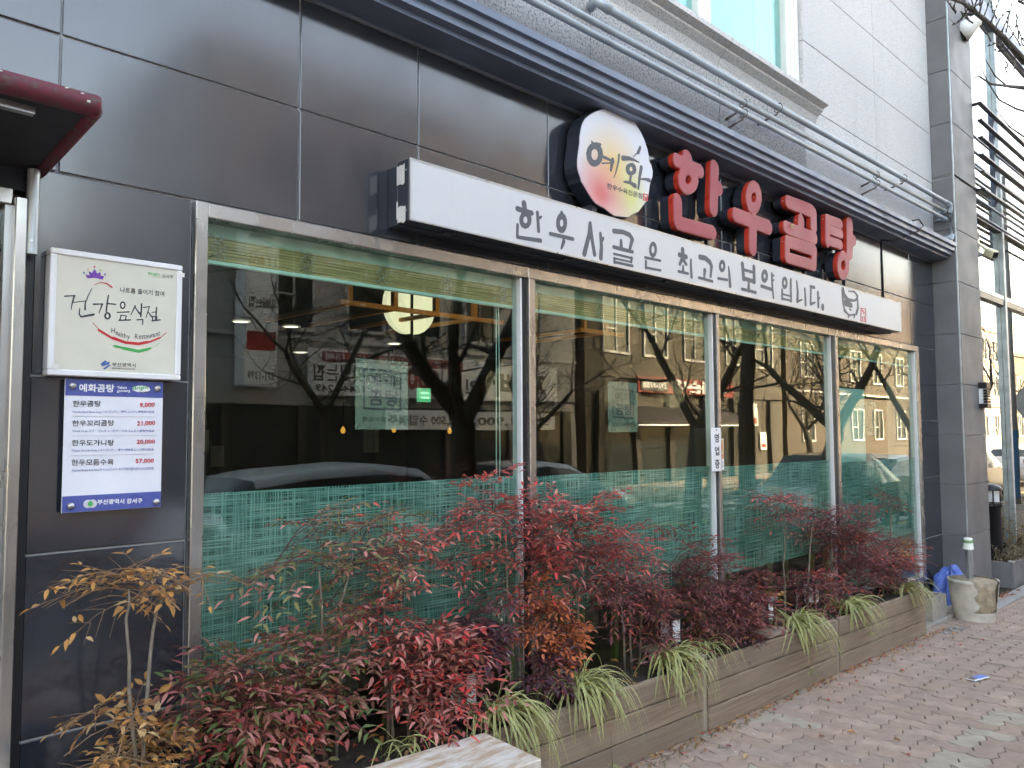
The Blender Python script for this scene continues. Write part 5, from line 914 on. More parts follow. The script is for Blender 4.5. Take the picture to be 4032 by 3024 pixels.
nandina('tall olive and pink nandina in front of the first frosted pane',[[(1.66,-.2,S0(1.6)),(1.66,-.2,.8),(1.63,-.2,1.1)],[(1.70,-.22,S0(1.7)),(1.72,-.2,.9),(1.78,-.2,1.15)],[(1.95,-.2,S0(1.9)),(1.93,-.2,.9),(1.90,-.2,1.12)]],
 [('olive',(1.58,-.2,1.17),(.22,.1,.13),13),('olive',(1.88,-.2,1.17),(.24,.1,.13),16),('crimson',(2.12,-.2,1.10),(.18,.1,.10),8),('olive',(1.72,-.2,1.0),(.2,.1,.06),5),('crimson',(2.04,-.2,1.06),(.14,.1,.1),7),('olive',(1.66,-.2,.76),(.14,.1,.10),7)],13)
nandina('rosy crimson nandina with drooping leaves touching the stone slab',[[(2.05,-.2,S0(2)),(2.04,-.2,.8)],[(2.15,-.2,S0(2.1)),(2.17,-.2,.75)],[(1.96,-.22,S0(2)),(1.93,-.22,.82)]],
 [('crimson',(1.93,-.22,.84),(.14,.1,.14),14),('crimson',(2.10,-.24,.66),(.20,.13,.15),34),('red',(2.13,-.30,.53),(.17,.10,.07),14),('crimson',(2.27,-.24,.74),(.13,.1,.12),12),('plum',(2.42,-.22,.78),(.10,.1,.12),12)],14)
nandina('tall bright red nandina spreading across the first mullion',[[(2.62,-.2,S0(2.6)),(2.62,-.18,.8),(2.60,-.2,1.15)],[(2.70,-.2,S0(2.7)),(2.70,-.18,.9),(2.72,-.2,1.1)],[(3.02,-.2,S0(3)),(3.03,-.18,.8),(3.05,-.2,1.0)],[(3.10,-.2,S0(3.1)),(3.12,-.18,.8),(3.16,-.2,1.0)]],
 [('red',(2.50,-.2,1.22),(.20,.1,.15),13),('red',(2.74,-.2,1.15),(.26,.12,.12),24),('red',(3.06,-.2,1.08),(.34,.14,.14),30),('red',(2.72,-.2,.94),(.20,.1,.10),12),('wine',(3.18,-.22,.95),(.30,.14,.12),26),('red',(3.46,-.2,.96),(.20,.1,.10),12),('red',(2.32,-.2,1.06),(.18,.08,.06),6)],15)
nandina('orange leaved nandina at the foot of the first mullion',[[(2.80,-.22,S0(2.8)),(2.80,-.22,.7)],[(2.86,-.22,S0(2.8)),(2.88,-.22,.68)],[(2.74,-.24,S0(2.7)),(2.72,-.24,.62)]],
 [('orange',(2.74,-.28,.76),(.15,.10,.13),34),('orange',(2.86,-.30,.64),(.17,.1,.12),28),('plum',(2.76,-.30,.50),(.2,.1,.08),14),('plum',(2.52,-.22,.74),(.10,.1,.12),7)],16)
nandina('dark wine nandina hanging low right of the first mullion',[[(3.52,-.2,S0(3.5)),(3.50,-.2,.75)],[(3.58,-.2,S0(3.5)),(3.62,-.2,.7)],[(3.46,-.2,S0(3.4)),(3.44,-.2,.8)]],
 [('wine',(3.44,-.22,.82),(.20,.13,.12),22),('dark',(3.62,-.22,.66),(.17,.13,.15),28),('wine',(3.72,-.25,.50),(.13,.1,.1),10)],17)
nandina('broad dense burgundy nandina before the second mullion',[[(4.1,-.2,S0(4)),(4.08,-.2,.7)],[(4.25,-.2,S0(4.2)),(4.26,-.2,.7)],[(4.45,-.2,S0(4.4)),(4.48,-.2,.65)]],
 [('dark',(4.22,-.22,.72),(.32,.16,.15),58),('wine',(4.10,-.22,.86),(.15,.1,.08),10),('dark',(4.52,-.22,.60),(.30,.16,.15),46),('dark',(4.28,-.3,.48),(.30,.12,.11),32),('wine',(4.72,-.24,.46),(.16,.12,.09),12)],18)
nandina('two bare canes topped by a flat wine red spray',[[(5.25,-.2,S0(5.2)),(5.24,-.2,.7),(5.27,-.2,1.0)],[(5.52,-.22,S0(5.5)),(5.58,-.22,.75),(5.66,-.22,.97)]],
 [('wine',(5.28,-.2,1.06),(.28,.1,.05),13),('red',(5.05,-.2,1.13),(.16,.06,.04),4),('wine',(5.74,-.22,1.02),(.26,.12,.07),14),('tan',(5.0,-.2,.50),(.10,.06,.07),4)],19)
nandina('large burgundy nandina before the third mullion',[[(6.0,-.2,S0(6)),(6.0,-.2,.8)],[(6.2,-.2,S0(6.2)),(6.22,-.2,.8)],[(6.45,-.2,S0(6.4)),(6.47,-.2,.7)]],
 [('dark',(6.10,-.22,.86),(.36,.16,.12),42),('wine',(6.30,-.22,.70),(.36,.16,.13),42),('dark',(6.20,-.26,.50),(.42,.14,.12),38),('wine',(6.62,-.22,.56),(.30,.14,.15),28)],20)
nandina('red tipped nandina at the right end of the planter',[[(6.95,-.2,S0(7)),(6.95,-.2,.6)],[(7.1,-.2,S0(7)),(7.14,-.2,.6)],[(7.12,-.2,S0(7)),(7.16,-.2,.85),(7.18,-.2,.95)]],
 [('dark',(6.98,-.22,.52),(.28,.15,.13),32),('red',(7.26,-.22,.50),(.20,.12,.08),14),('wine',(7.08,-.26,.34),(.28,.12,.10),20),('wine',(7.16,-.2,.97),(.22,.06,.03),7),('tan',(7.12,-.28,.56),(.06,.04,.06),2)],22)
nandina('small dark nandina between the bare canes and lamps',[[(5.4,-.2,S0(5.4)),(5.4,-.2,.5)],[(5.55,-.2,S0(5.5)),(5.56,-.2,.5)]],
 [('dark',(5.42,-.22,.50),(.2,.13,.11),18),('wine',(5.72,-.22,.46),(.16,.12,.1),12),('red',(5.62,-.26,.52),(.14,.08,.04),4)],23)
# flower spikes between the shrubs
for i,(x,z,lab) in enumerate(((2.36,.74,'slim cream flower spike left of the orange shrub'),(2.52,.80,'tallest cream flower spike before the frosted glass'),(2.56,.62,'short cream flower spike beside the orange shrub'))):
    t=thing('flower_spike',lab,'flower',(x,-.22,gz(x)+.34),group='cream flower spikes'); q=MB(); h=z-t.location.z; q.tube([(0,0,0),(.01,0,h*.6),(.02,0,h+.06)],.002,5); q.build('stem','blade_green',t)
    q=MB(); r=random.Random(i)
    for k in range(16): a=r.uniform(0,6.3); zz=h-.03+k*.006; q.tube([(.018+.006*math.cos(a),.006*math.sin(a),zz),(.018+.011*math.cos(a),.011*math.sin(a),zz+.005)],[.004,.003],5)
    q.build('florets','lamp_cream',t)
# ---- variegated grass-like clumps
def blade(seed,L,rise,mid='blade_green',edge='blade_cream'):
    r=random.Random(seed); mb=MB(); n=9; w=.0066; pts=[]
    for i in range(n+1):
        t=i/n; s=t*L; x=L*(.98*t-.30*t*t)*(.80+.4*rise); z=L*((.75+.4*rise)*t-(1.25+.05*rise)*t*t)
        pts.append(Vector((x,r.uniform(-.001,.001)+.02*math.sin(seed)*t*t,z)))
    rows=[]
    for i,p in enumerate(pts):
        t=i/n; ww=w*(1-.75*max(0,t-.35)/.65)*(1 if t<.97 else .2); k=.0022*(1-t)
        rows.append([p+Vector((0,-ww,k)),p+Vector((0,-ww*.42,0)),p+Vector((0,ww*.42,0)),p+Vector((0,ww,k))])
    vs=[v for r_ in rows for v in r_]
    for i in range(n):
        for j in range(3): mb.add([rows[i][j],rows[i][j+1],rows[i+1][j+1],rows[i+1][j]],[(0,1,2,3)],1 if j!=1 else 0,False)
    return mb.mesh('blade',[mid,edge])
BL=[blade(i,L,ri) for i,(L,ri) in enumerate(((.36,.35),(.42,.5),(.46,.6),(.34,.7),(.50,.4),(.40,.15),(.44,.3),(.30,.9)))]
BD=[blade(30+i,.26,.3,'blade_dry','blade_dry') for i in range(2)]
def clump(x,y,z,n,lab,seed,spread=1.3,s0=1.0):
    r=random.Random(seed); t=thing('grass_clump',lab,'plant',(x,y,z),group='variegated grass clumps spilling over the planter')
    for k in range(n):
        az=-math.pi/2+r.gauss(.25,spread*.62) if r.random()<.86 else r.uniform(0,6.3)
        s=s0*r.uniform(.7,1.12); me=r.choice(BL) if r.random()<.93 else r.choice(BD)
        dx=r.uniform(-.07,.07); ob=put('blade',me,t,(dx,r.uniform(-.03,.04),r.uniform(-.01,.03)),Euler((r.uniform(-.35,.35),r.uniform(-.35,.15),az)),s)
CL=[(2.40,-.34,.40,64,'variegated grass clump beside the end of the stone slab',1),(2.92,-.34,.39,64,'largest variegated grass clump, below the orange shrub',2),(3.62,-.34,.385,60,'variegated grass clump next to the first planter post',3),(1.90,-.31,.40,9,'few variegated blades behind the stone slab',1),(5.05,-.34,.33,62,'variegated grass clump hanging left of the second planter post',5),(5.86,-.34,.31,52,'variegated grass clump right of the second planter post',6),(6.98,-.34,.28,40,'variegated grass clump at the far right end of the planter',7),(1.32,-.33,.42,10,'few variegated blades under the dull red shrub',8),(4.02,-.30,.37,22,'short variegated tuft under the dense burgundy shrub',9)]
for i,(x,yy,z,n,lab,sd) in enumerate(CL): clump(x,yy,z,int(n*1.8),lab,40+i,s0=.92 if n>30 else .7)
# hanging runners with plantlets
for i,(x,z1,lab) in enumerate(((2.98,.07,'thin hanging runner with a small plantlet at the stone slab end'),(3.72,.10,'thin hanging runner with a plantlet near the first planter post'),(5.98,.13,'thin hanging runner with a plantlet right of the second planter post'),(5.02,.06,'thin hanging runner with a plantlet left of the second planter post'))):
    t=thing('plant_runner',lab,'runner',(x,-.36,gz(x)+.36),group='hanging runners'); q=MB(); q.tube([(0,0,.02),(.02,-.06,.03),(.05,-.085,-.1),(.06,-.08,z1-gz(x)-.36)],.0016,5); q.build('runner_stem','blade_dry',t)
    r=random.Random(i)
    for k in range(8): put('blade',r.choice(BL),t,(.06,-.08,z1-gz(x)-.36),Euler((0,r.uniform(-.6,.3),r.uniform(-3.2,.1))),.28)

# ================================================================ NEIGHBOURING BUILDING AT THE RIGHT
nb=thing('neighbour_building','neighbouring building with grey stone pier and mirror glass wall','building',(0,0,0))
q=MB(); q.box(9.10,9.84,-.215,.6,-.4,12); q.build('pier_core','joint',nb)
PZ=[-.3,.02,.546,1.054,1.56,2.078,2.60,3.14,3.686,4.235,4.262,4.813,5.377,5.94,6.5,7.06,7.62]
rr=random.Random(31)
for z0,z1 in zip(PZ[:-1],PZ[1:]):
    thin=z1-z0<.1; dy=.03 if thin else rr.uniform(0,.0015)
    q=MB(); q.box(9.122,9.84,-.24+dy,-.2155,z0+.003,z1-.003,ch=.002); q.build('pier_tile','pier_stone',nb)
    q=MB(); q.box(9.086+dy,9.0995,-.226,.02,z0+.003,z1-.003,ch=.002); q.build('pier_tile','pier_stone',nb)
q=MB(); q.box(9.098,9.118,-.236,-.2165,-.3,7.6,ch=.003); q.build('corner_trim','galvanised',nb)
gw=put('glass_wall',None,nb)
for x0,x1 in ((9.85,12.40),(12.50,15.0)):
    for z0,z1 in ((.0,3.28),(3.42,4.3),(4.3,7.1),(7.4,9.6)):
        q=MB(); q.box(x0,x1,.20,.21,z0,z1); q.build('pane','coated_glass',gw)
for z0,z1,m_ in ((3.285,3.36,'black_paint'),(3.362,3.415,'alu'),(7.1,7.4,'cornice_metal'),(4.29,4.31,'black_paint')):
    q=MB(); q.box(9.842,15,.15,.199,z0,z1,ch=.003); q.build('transom',m_,gw)
for x,m_ in ((9.846,'black_paint'),(12.41,'galvanised'),(12.455,'alu_white')):
    q=MB(); q.box(x,x+.035,.14,.1985,-.1,9.6,ch=.002); q.build('mullion',m_,gw)
q=MB(); q.box(9.84,33,.6,9.8,-.4,25); q.box(9.84,15.2,-.1,.6,9.6,25); q.build('body','pier_stone',nb)  # unseen bulk, made this tall and long to shade the grey block opposite
lv=thing('metal_louvre','black horizontal metal sun louvre fixed to the mirror glass wall','louvre',(0,0,0))
for k in range(6):
    z=4.25+k*.194; q=MB(); q.box(9.86,14.8,-.325,-.275,z-.011,z+.011,ch=.003); q.build('slat','black_paint',lv)
    q=MB(); q.box(9.90,14.8,.03,.06,z-.02,z+.0); q.build('rear_slat','cornice_metal',lv)
for x in (10.5,12.2,13.9):
    q=MB(); q.box(x,x+.05,-.274,.14,4.2,5.28) if False else q.box(x,x+.06,-.272,-.22,4.2,5.28); q.build('upright','cornice_metal',lv)
for z in (4.25,5.22):
    q=MB(); q.box(9.87,9.9,-.274,.13,z-.015,z+.015); q.build('arm','black_paint',lv)
wlmp=thing('wall_lamp','dark louvred wall lamp on the right edge of the stone pier','lamp',(9.70,-.24,1.98)); wlmp.scale=(.72,.9,.72)
q=MB(); q.box(-.10,.10,-.09,-.001,-.19,-.125,ch=.004); q.build('lamp_base','black_paint',wlmp); q=MB(); q.box(-.10,.10,-.09,-.001,.10,.19,ch=.004); q.build('lamp_cap','black_paint',wlmp)
for k in range(5): q=MB(); q.box(-.10,.10,-.09,-.05,-.116+k*.042,-.084+k*.042,ch=.002); q.build('louvre_blade','black_paint',wlmp)
q=MB(); q.box(-.085,.085,-.059,-.001,-.125,.10); q.build('diffuser','lamp_white',wlmp)
sn=thing('floodlight_sensor','cream box with small swivel camera head at the pier edge','camera',(9.93,-.17,3.70))
q=MB(); q.box(-.06,.06,-.05,.05,-.13,.13,ch=.012); q.build('box','sensor_beige',sn)
q=MB(); q.box(-.03,.03,-.054,-.051,.03,.09); q.box(-.03,.03,-.054,-.051,-.09,-.03); q.build('slot','bracket_rust',sn)
q=MB(); q.tube([(.06,-.02,-.02),(.16,-.04,-.03),(.20,-.06,-.06)],.014,8); q.build('arm','sensor_beige',sn)
q=MB(); q.box(-.045,.045,-.09,.05,-.045,.045,ch=.012); h_=q.build('head','sensor_beige',sn); h_.location=(.26,-.09,-.10); h_.rotation_euler=(.5,0,-.6)
q=MB(); q.box(-.03,.03,-.096,-.091,-.03,.03); l_=q.build('lens','black_paint',h_)
q=MB(); q.box(-.11,-.062,-.05,.06,-.16,.12,ch=.004); q.box(-.11,.09,-.06,.04,-.165,-.135,ch=.004); q.build('mount','cornice_metal',sn)
fl=thing('flood_lamp','white round flood lamp high on the stone pier','lamp',(9.62,-.30,6.0),(1.0,.2,0))
q=MB(); q.lathe([(.001,.14),(.05,.14),(.07,.08),(.09,0),(.12,-.10),(.115,-.10),(.085,0),(.001,.02)],18); q.build('shade','lamp_white',fl)
q=MB(); q.tube([(0,0,.12),(0,.10,.10),(-.05,.16,.02)],.018,8); q.build('arm','black_paint',fl)
# granite planter with bollard lamp
gp=thing('granite_planter','low grey granite planter with dry vines under the mirror glass','planter',(0,0,0))
for a,b in ((10.3,11.35),(11.354,12.4),(12.404,13.5)):
    q=MB(); q.box(a,b,-.335,-.30,-.3,.145,ch=.004); q.build('stone_slab','pier_stone',gp)
q=MB(); q.box(10.3,10.335,-.299,.13,-.3,.145,ch=.004); q.build('stone_slab','pier_stone',gp)
q=MB(); q.box(10.336,13.5,-.299,.13,-.3,.115); q.build('soil','soil',gp)
q=MB(); q.box(10.29,10.36,-.342,-.28,.146,.165,ch=.004); q.build('corner_cap','kerb_granite',gp)
bo=thing('bollard_lamp','black bollard lamp with white lens standing in the granite planter','lamp',(10.72,-.03,.11))
q=MB(); q.lathe([(.10,0),(.10,.60),(.115,.605),(.115,.62)],24); q.build('post','black_paint',bo)
q=MB(); q.lathe([(.085,.62),(.085,.80)],24); q.build('lens','lamp_white',bo)
for z in (.632,.655): q=MB(); q.lathe([(.09,z),(.128,z),(.128,z+.012),(.09,z+.012)],24); q.build('ring','black_paint',bo)
for k in range(4):
    a=k*math.pi/2+.5; q=MB(); q.tube([(.1*math.cos(a),.1*math.sin(a),.62),(.1*math.cos(a),.1*math.sin(a),.80)],.008,6); q.build('rib','black_paint',bo)
q=MB(); q.lathe([(.125,.80),(.125,.815),(.10,.85),(.05,.87),(.001,.875)],24); q.lathe([(.001,.799),(.125,.80)],24); q.build('cap','black_paint',bo)
def scrub(name,lab,x0,x1,y0,y1,z,h,n,mats,seed,cat='shrub'):
    r=random.Random(seed); t=thing(name,lab,cat,((x0+x1)/2,(y0+y1)/2,z)); q=MB(); lf_=MB()
    for k in range(n):
        p=Vector((r.uniform(x0,x1),r.uniform(y0,y1),z))-Vector(t.location); d=Vector((r.uniform(-.3,.3),r.uniform(-.4,.1),1)); L=h*r.uniform(.4,1)
        pts=[p]; 
        for i in range(4): d=(d+Vector((r.uniform(-.6,.6),r.uniform(-.6,.4),r.uniform(-.5,.3)))).normalized(); pts.append(pts[-1]+d*L/4)
        q.tube(pts,[.004,.003,.003,.002,.001],4,0,caps=False)
        for i in range(5):
            b=pts[r.randrange(1,5)]; leaflet(lf_,b+Vector((r.uniform(-.03,.03),r.uniform(-.03,.03),r.uniform(-.03,.03))),Vector((r.uniform(-1,1),r.uniform(-1,1),r.uniform(-.6,.4))),Vector((0,0,1)),r.uniform(.03,.06),r.uniform(.015,.03),r.randrange(len(mats)))
    q.build('stems','dry_vine',t); stuff(lf_.build('foliage',mats,t))
scrub('dry_vine_mat','tangle of dry vines spilling over the granite planter edge',10.33,12.5,-.36,-.1,.12,.22,150,['dry_vine','shrub_brown','leaf_olive'],3,'vines')
scrub('brown_bush','brown half bare bush beside the bollard lamp',11.3,12.8,-.2,.1,.12,.75,70,['shrub_brown','leaf_rust','shrub_brown','leaf_yellow'],4)
scrub('green_bush','small green bush at the right edge behind the granite planter',12.3,13.3,-.25,.05,.12,.9,60,['shrub_green','shrub_green','leaf_yellow'],5)
# ledge, kerb strip, block, bucket, tarp, litter
q=MB(); q.box(7.45,9.08,-.36,-.02,gz(8)-.2,gz(8)+.035,ch=.006); struct(q.build('step','concrete_block'))
q=MB()
for i in range(6): q.box(8.85+i*.75,8.85+i*.75+.744,-.52,-.37,gz(9)-.25,gz(9)-.02+.03,ch=.006)
struct(q.build('granite_edging','kerb_granite'))
q=MB(); q.box(9.1,13.5,-.369,.2,-.4,gz(9.5)+.002); struct(q.build('soil_strip','soil'))
cb=thing('concrete_block','grey hollow concrete block beside the planter end','block',(7.70,-.33,gz(7.8)+.03),(0,0,.02))
q=MB(); q.box(0,.40,0,.19,0,.028); q.box(0,.40,0,.035,.028,.19); q.box(0,.40,.155,.19,.028,.19); q.box(0,.04,.035,.155,.028,.19); q.box(.36,.40,.035,.155,.028,.19); q.box(.18,.22,.035,.155,.028,.19); q.build('block_body','concrete_block',cb)
bu=thing('concrete_bucket','broken tub filled with concrete, holding a grey pipe','bucket',(8.27,-.50,gz(8.27)))
wb=lambda a,z:.03*math.sin(3*a+z*9)+.02*math.sin(7*a)
q=MB(); q.lathe([(.001,.01),(.155,.01),(.172,.12),(.186,.28),(.192,.352),(.001,.36)],36,wob=lambda a,z:.05*math.sin(5*a+z*22)*(.5+.5*math.sin(3.1*a))+.02*math.sin(17*a+z*40)); q.build('concrete_core','bucket_rough',bu)
sh_=[(.163,0),(.183,.12),(.199,.27),(.203,.33),(.211,.335),(.211,.362),(.195,.364)]
a0=-math.pi/2-.75; 
q=MB()
gap0,gap1=math.radians(-168),math.radians(-102)
q.lathe(sh_,40,a0=gap1+.35,a1=gap0+2*math.pi,smooth=True)
q.lathe([(.164,0),(.178,.085)],10,a0=gap0,a1=gap1+.35); 
# jagged torn edge of the shell
vs=[];k=8
for i in range(k+1):
    t=i/k; a=gap0+.0+.35*(abs(math.sin(i*2.3)))*(1-t*.4); z=.085+t*.275; r_=.18+.03*t; vs+=[(r_*math.cos(gap0-.02),r_*math.sin(gap0-.02),z),(r_*math.cos(a),r_*math.sin(a),z)]
q.add(vs,[(2*i,2*i+1,2*i+3,2*i+2) for i in range(k)])
vs=[]
for i in range(k+1):
    t=i/k; a=gap1+.35-.28*(abs(math.sin(i*1.9+1)))*(1-t*.3); z=.085+t*.275; r_=.18+.03*t; vs+=[(r_*math.cos(a),r_*math.sin(a),z),(r_*math.cos(gap1+.37),r_*math.sin(gap1+.37),z)]
q.add(vs,[(2*i,2*i+1,2*i+3,2*i+2) for i in range(k)])
q.build('tub_shell','bucket_plastic',bu)
q=MB(); q.tube([(.02,.03,.33),(.0,.025,.50),(-.035,.02,.66)],.032,14,caps=False); q.tube([(-.035,.02,.655),(-.035,.02,.657)],.03,14); q.build('pipe','galvanised',bu)
cu=thing('paper_cup','upturned white and green paper cup on top of the grey pipe','cup',(8.27-.037,-.48,gz(8.27)+.635),(.05,-.12,0))
q=MB(); q.lathe([(.045,0),(.047,.004),(.045,.006),(.036,.095),(.033,.097),(.001,.097)],20); q.build('cup_body','cup_white',cu)
q=MB(); q.lathe([(.0405,.060),(.0378,.085)],20); q.build('green_band','cup_green',cu)
tp=thing('blue_tarp','crumpled blue tarp heaped behind the concrete bucket','tarp',(8.78,-.16,gz(8.8)+.03))
r=random.Random(8); q=MB(); nu,nv=22,12; vs=[]
for i in range(nu):
    for j in range(nv+1):
        a=2*math.pi*i/nu; t=j/nv; rad_=.30*math.cos(t*1.5)*(1+.16*math.sin(3*a+4*t)+.09*math.sin(8*a-5*t)); z=.33*math.sin(t*1.55)*(1+.12*math.sin(4*a))+.02*math.sin(9*a+7*t)
        vs.append((rad_*math.cos(a),min(.12,rad_*.50*math.sin(a)),max(0,z)))
q.add(vs,[(i*(nv+1)+j,((i+1)%nu)*(nv+1)+j,((i+1)%nu)*(nv+1)+j+1,i*(nv+1)+j+1) for i in range(nu) for j in range(nv)],0,False); q.build('folds','tarp_blue',tp)
pk=thing('litter_packet','flattened white and blue packet lying on the pavement','litter',(6.10,-1.12,gz(6.1)+.006),(0,th,.15-math.pi/2+1.2))
q=MB(); q.box(-.09,.09,-.03,.03,0,.008,ch=.003); q.build('wrapper','print_white',pk); q=MB(); q.box(-.03,.088,-.024,.028,.0085,.0095); q.build('blue_print','tarp_blue',pk); q=MB(); q.box(-.088,-.045,-.02,.02,.0085,.012); q.build('brown_flap','bracket_rust',pk)
q=MB(); r=random.Random(4)
for k in range(26):
    x=7.36+r.uniform(0,.36); yy=-.50+r.uniform(-.05,.04)-.10*(x-7.36); s=r.uniform(.008,.018); q.lathe([(.001,-s*.4),(s,0),(s*.7,s*.6),(.001,s*.8)],7,c=(x,yy,gz(x)+s*.4))
stuff(tag(q.build('pebbles','kerb_granite'),'little heap of pale pebbles at the planter corner','pebbles'))
# fallen leaves
LM={}
for k in ('leaf_rust','leaf_tan','leaf_red','leaf_straw','leaf_brownred'):
    q=MB(); leaflet(q,Vector((-.025,0,.004)),Vector((1,0,.1)),Vector((0,0,1)),.052,.026,0,.5,.25); LM[k]=q.mesh('fallen_leaf',k)
r=random.Random(77); q=MB(); LK=list(LM)
for k in range(420):
    x=r.uniform(2.4,7.6); yy=-.43-abs(r.gauss(0,.035)); leaflet(q,Vector((x,yy,gz(x)+r.uniform(.003,.015))),Vector((r.uniform(-1,1),r.uniform(-1,1),r.uniform(-.1,.4))),Vector((r.uniform(-.5,.5),r.uniform(-.5,.5),1)),r.uniform(.012,.04),r.uniform(.008,.018),r.randrange(5),.4,.3)
for k in range(120):
    x=r.uniform(8.0,10.2); yy=r.uniform(-.44,-.36) if x>8.6 else r.uniform(-.40,-.2); leaflet(q,Vector((x,yy,gz(x)+.02+r.uniform(.0,.03))),Vector((r.uniform(-1,1),r.uniform(-1,1),r.uniform(-.1,.5))),Vector((r.uniform(-.5,.5),r.uniform(-.5,.5),1)),r.uniform(.02,.06),r.uniform(.012,.025),r.randrange(5),.4,.3)
for k in range(160):
    x=r.uniform(.95,7.2); yy=r.uniform(-.39,-.08); leaflet(q,Vector((x,yy,gz(x)+.365)),Vector((r.uniform(-1,1),r.uniform(-1,1),r.uniform(-.1,.4))),Vector((r.uniform(-.5,.5),r.uniform(-.5,.5),1)),r.uniform(.03,.06),r.uniform(.014,.026),r.randrange(5),.4,.3)
stuff(tag(q.build('leaf_litter',LK),'dry leaf litter gathered along the planter foot and on its soil','leaves'))
for k in range(26):
    x=r.uniform(3.4,7.5); yy=-.52-abs(r.gauss(0,.42)); o=put('fallen_leaf',LM[r.choice(LK)],None,(x,yy,gz(x)+.004),Euler((r.uniform(-.2,.2),r.uniform(-.2,.2),r.uniform(0,6.3))),r.uniform(.5,1.0)); tag(o,'single dry leaf lying loose on the red paving','leaf','loose leaves on the paving')
q=MB()
for k in range(70):
    x=r.uniform(3.2,8); yy=-.5-abs(r.gauss(0,.7)); s=r.uniform(.002,.006); q.lathe([(s,0),(s*.6,s*.6),(.0003,s*.7)],6,c=(x,yy,gz(x)+.001))
stuff(tag(q.build('white_grit','grit_white'),'scattered white grit and butts on the paving','grit'))
q=MB(); r=random.Random(15)
for k in range(240):
    x=r.choice((r.uniform(2.6,4.2),r.uniform(2.6,7))); yy=-.44-abs(r.gauss(0,.05)); b=Vector((x,yy,gz(x))); 
    leaflet(q,b,Vector((r.uniform(-1,1),r.uniform(-1,.3),r.uniform(.1,1.2))),Vector((0,0,1)),r.uniform(.015,.04),r.uniform(.004,.01),r.randrange(2),.3,.3)
stuff(tag(q.build('weeds',['shrub_green','leaf_olive']),'tiny weeds in the paving joints at the planter foot','weeds'))

# ================================================================ STREET TREES
def make_tree(seed,H=7.5,r0=.2,fork=1.9,keep=None,lean=(0,0),depth=6,spread=.75):
    r=random.Random(seed); trunk=MB(); crown=MB()
    def branch(p,d,L,rad_,lev):
        n=4 if lev<3 else 3; pts=[p]; rs=[rad_]; dd=d.copy()
        for i in range(n):
            dd=(dd+Vector((r.uniform(-.16,.16),r.uniform(-.16,.16),r.uniform(-.06,.14 if lev>0 else .05)))).normalized(); pts.append(pts[-1]+dd*(L/n)); rs.append(rad_*(1-.38*(i+1)/n))
        mb=trunk if lev==0 else crown
        mb.tube(pts,rs,(12,8,6,5,4,3,3)[min(lev,6)],0,caps=False)
        if lev>=depth: return
        k=(r.choice((3,4)) if lev==0 else (2 if lev<2 else r.choice((2,3))))
        base=r.uniform(0,6.28)
        for i in range(k):
            az=base+i*6.283/k+r.uniform(-.4,.4); sp=spread*r.uniform(.65,1.15); ax=dd.orthogonal().normalized(); ax.rotate(Matrix.Rotation(az,3,dd)); nd_=(dd*math.cos(sp)+ax*math.sin(sp)+Vector((0,0,.12))).normalized()
            q_=pts[-1]
            if keep and not keep(q_+nd_*L*.7): nd_.y=-abs(nd_.y); 
            branch(q_,nd_,L*r.uniform(.62,.82),rs[-1]*r.uniform(.55,.75),lev+1)
        if lev>=1:
            for j in range(2 if lev<2 else 4):
                s_=r.randrange(1,n); ax=dd.orthogonal().normalized(); ax.rotate(Matrix.Rotation(r.uniform(0,6.28),3,dd)); nd_=(dd*.55+ax).normalized()
                if keep and not keep(pts[s_]+nd_*L*.5): nd_.y=-abs(nd_.y)
                if lev+2<=depth: branch(pts[s_],nd_,L*.5,rs[s_]*.42,lev+2)
    branch(Vector((0,0,-.1)),Vector((lean[0],lean[1],1)).normalized(),fork,r0,0)
    return trunk.mesh('trunk','bark'),crown.mesh('branches','bark')
TM=[make_tree(3,fork=1.9,r0=.18,keep=lambda p:p.y<.8),make_tree(8,fork=2.0,r0=.15,keep=lambda p:p.y<.8,lean=(.12,-.05))]
TR=[(5.3,-3.02,0,0,1.0,'kerbside bare tree nearest the camera, reflected in the first mullion'),(9.15,-3.05,1,.15,.95,'kerbside bare tree reflected in the third pane'),(13.2,-3.02,0,-.2,1.05,'thick kerbside bare tree reflected by the last mullion'),(17.3,-3.05,1,.1,1.0,'kerbside bare tree reflected in the last pane'),(21.4,-3.0,0,.25,1.0,'kerbside bare tree reflected in the mirror glass wall'),(9.7,-12.3,1,2.9,1.15,'forked bare tree across the street before the grey block'),(16.5,-12.4,0,2.4,1.1,'bare tree across the street before the white banner'),(25.0,-12.3,1,3.3,1.1,'bare tree across the street before the beige block'),(33.0,-12.4,0,2.9,1.1,'farthest bare tree across the street'),(2.4,-12.4,0,3.2,1.05,'bare tree across the street before the low cream house'),(28.6,-3.0,1,.3,1.0,'bare kerbside tree just past the utility pole'),(33.0,-3.0,0,.1,1.05,'bare kerbside tree second past the utility pole'),(38.0,-3.0,1,-.3,1.0,'farthest bare kerbside tree past the utility pole')]
for x,yy,k,rz,s,lab in TR:
    t=thing('street_tree',lab,'tree',(x,yy,gz(x)),(0,0,rz),group='bare street trees'); t.scale=(s,s,s)
    put('trunk',TM[k][0],t); put('branches',TM[k][1],t)
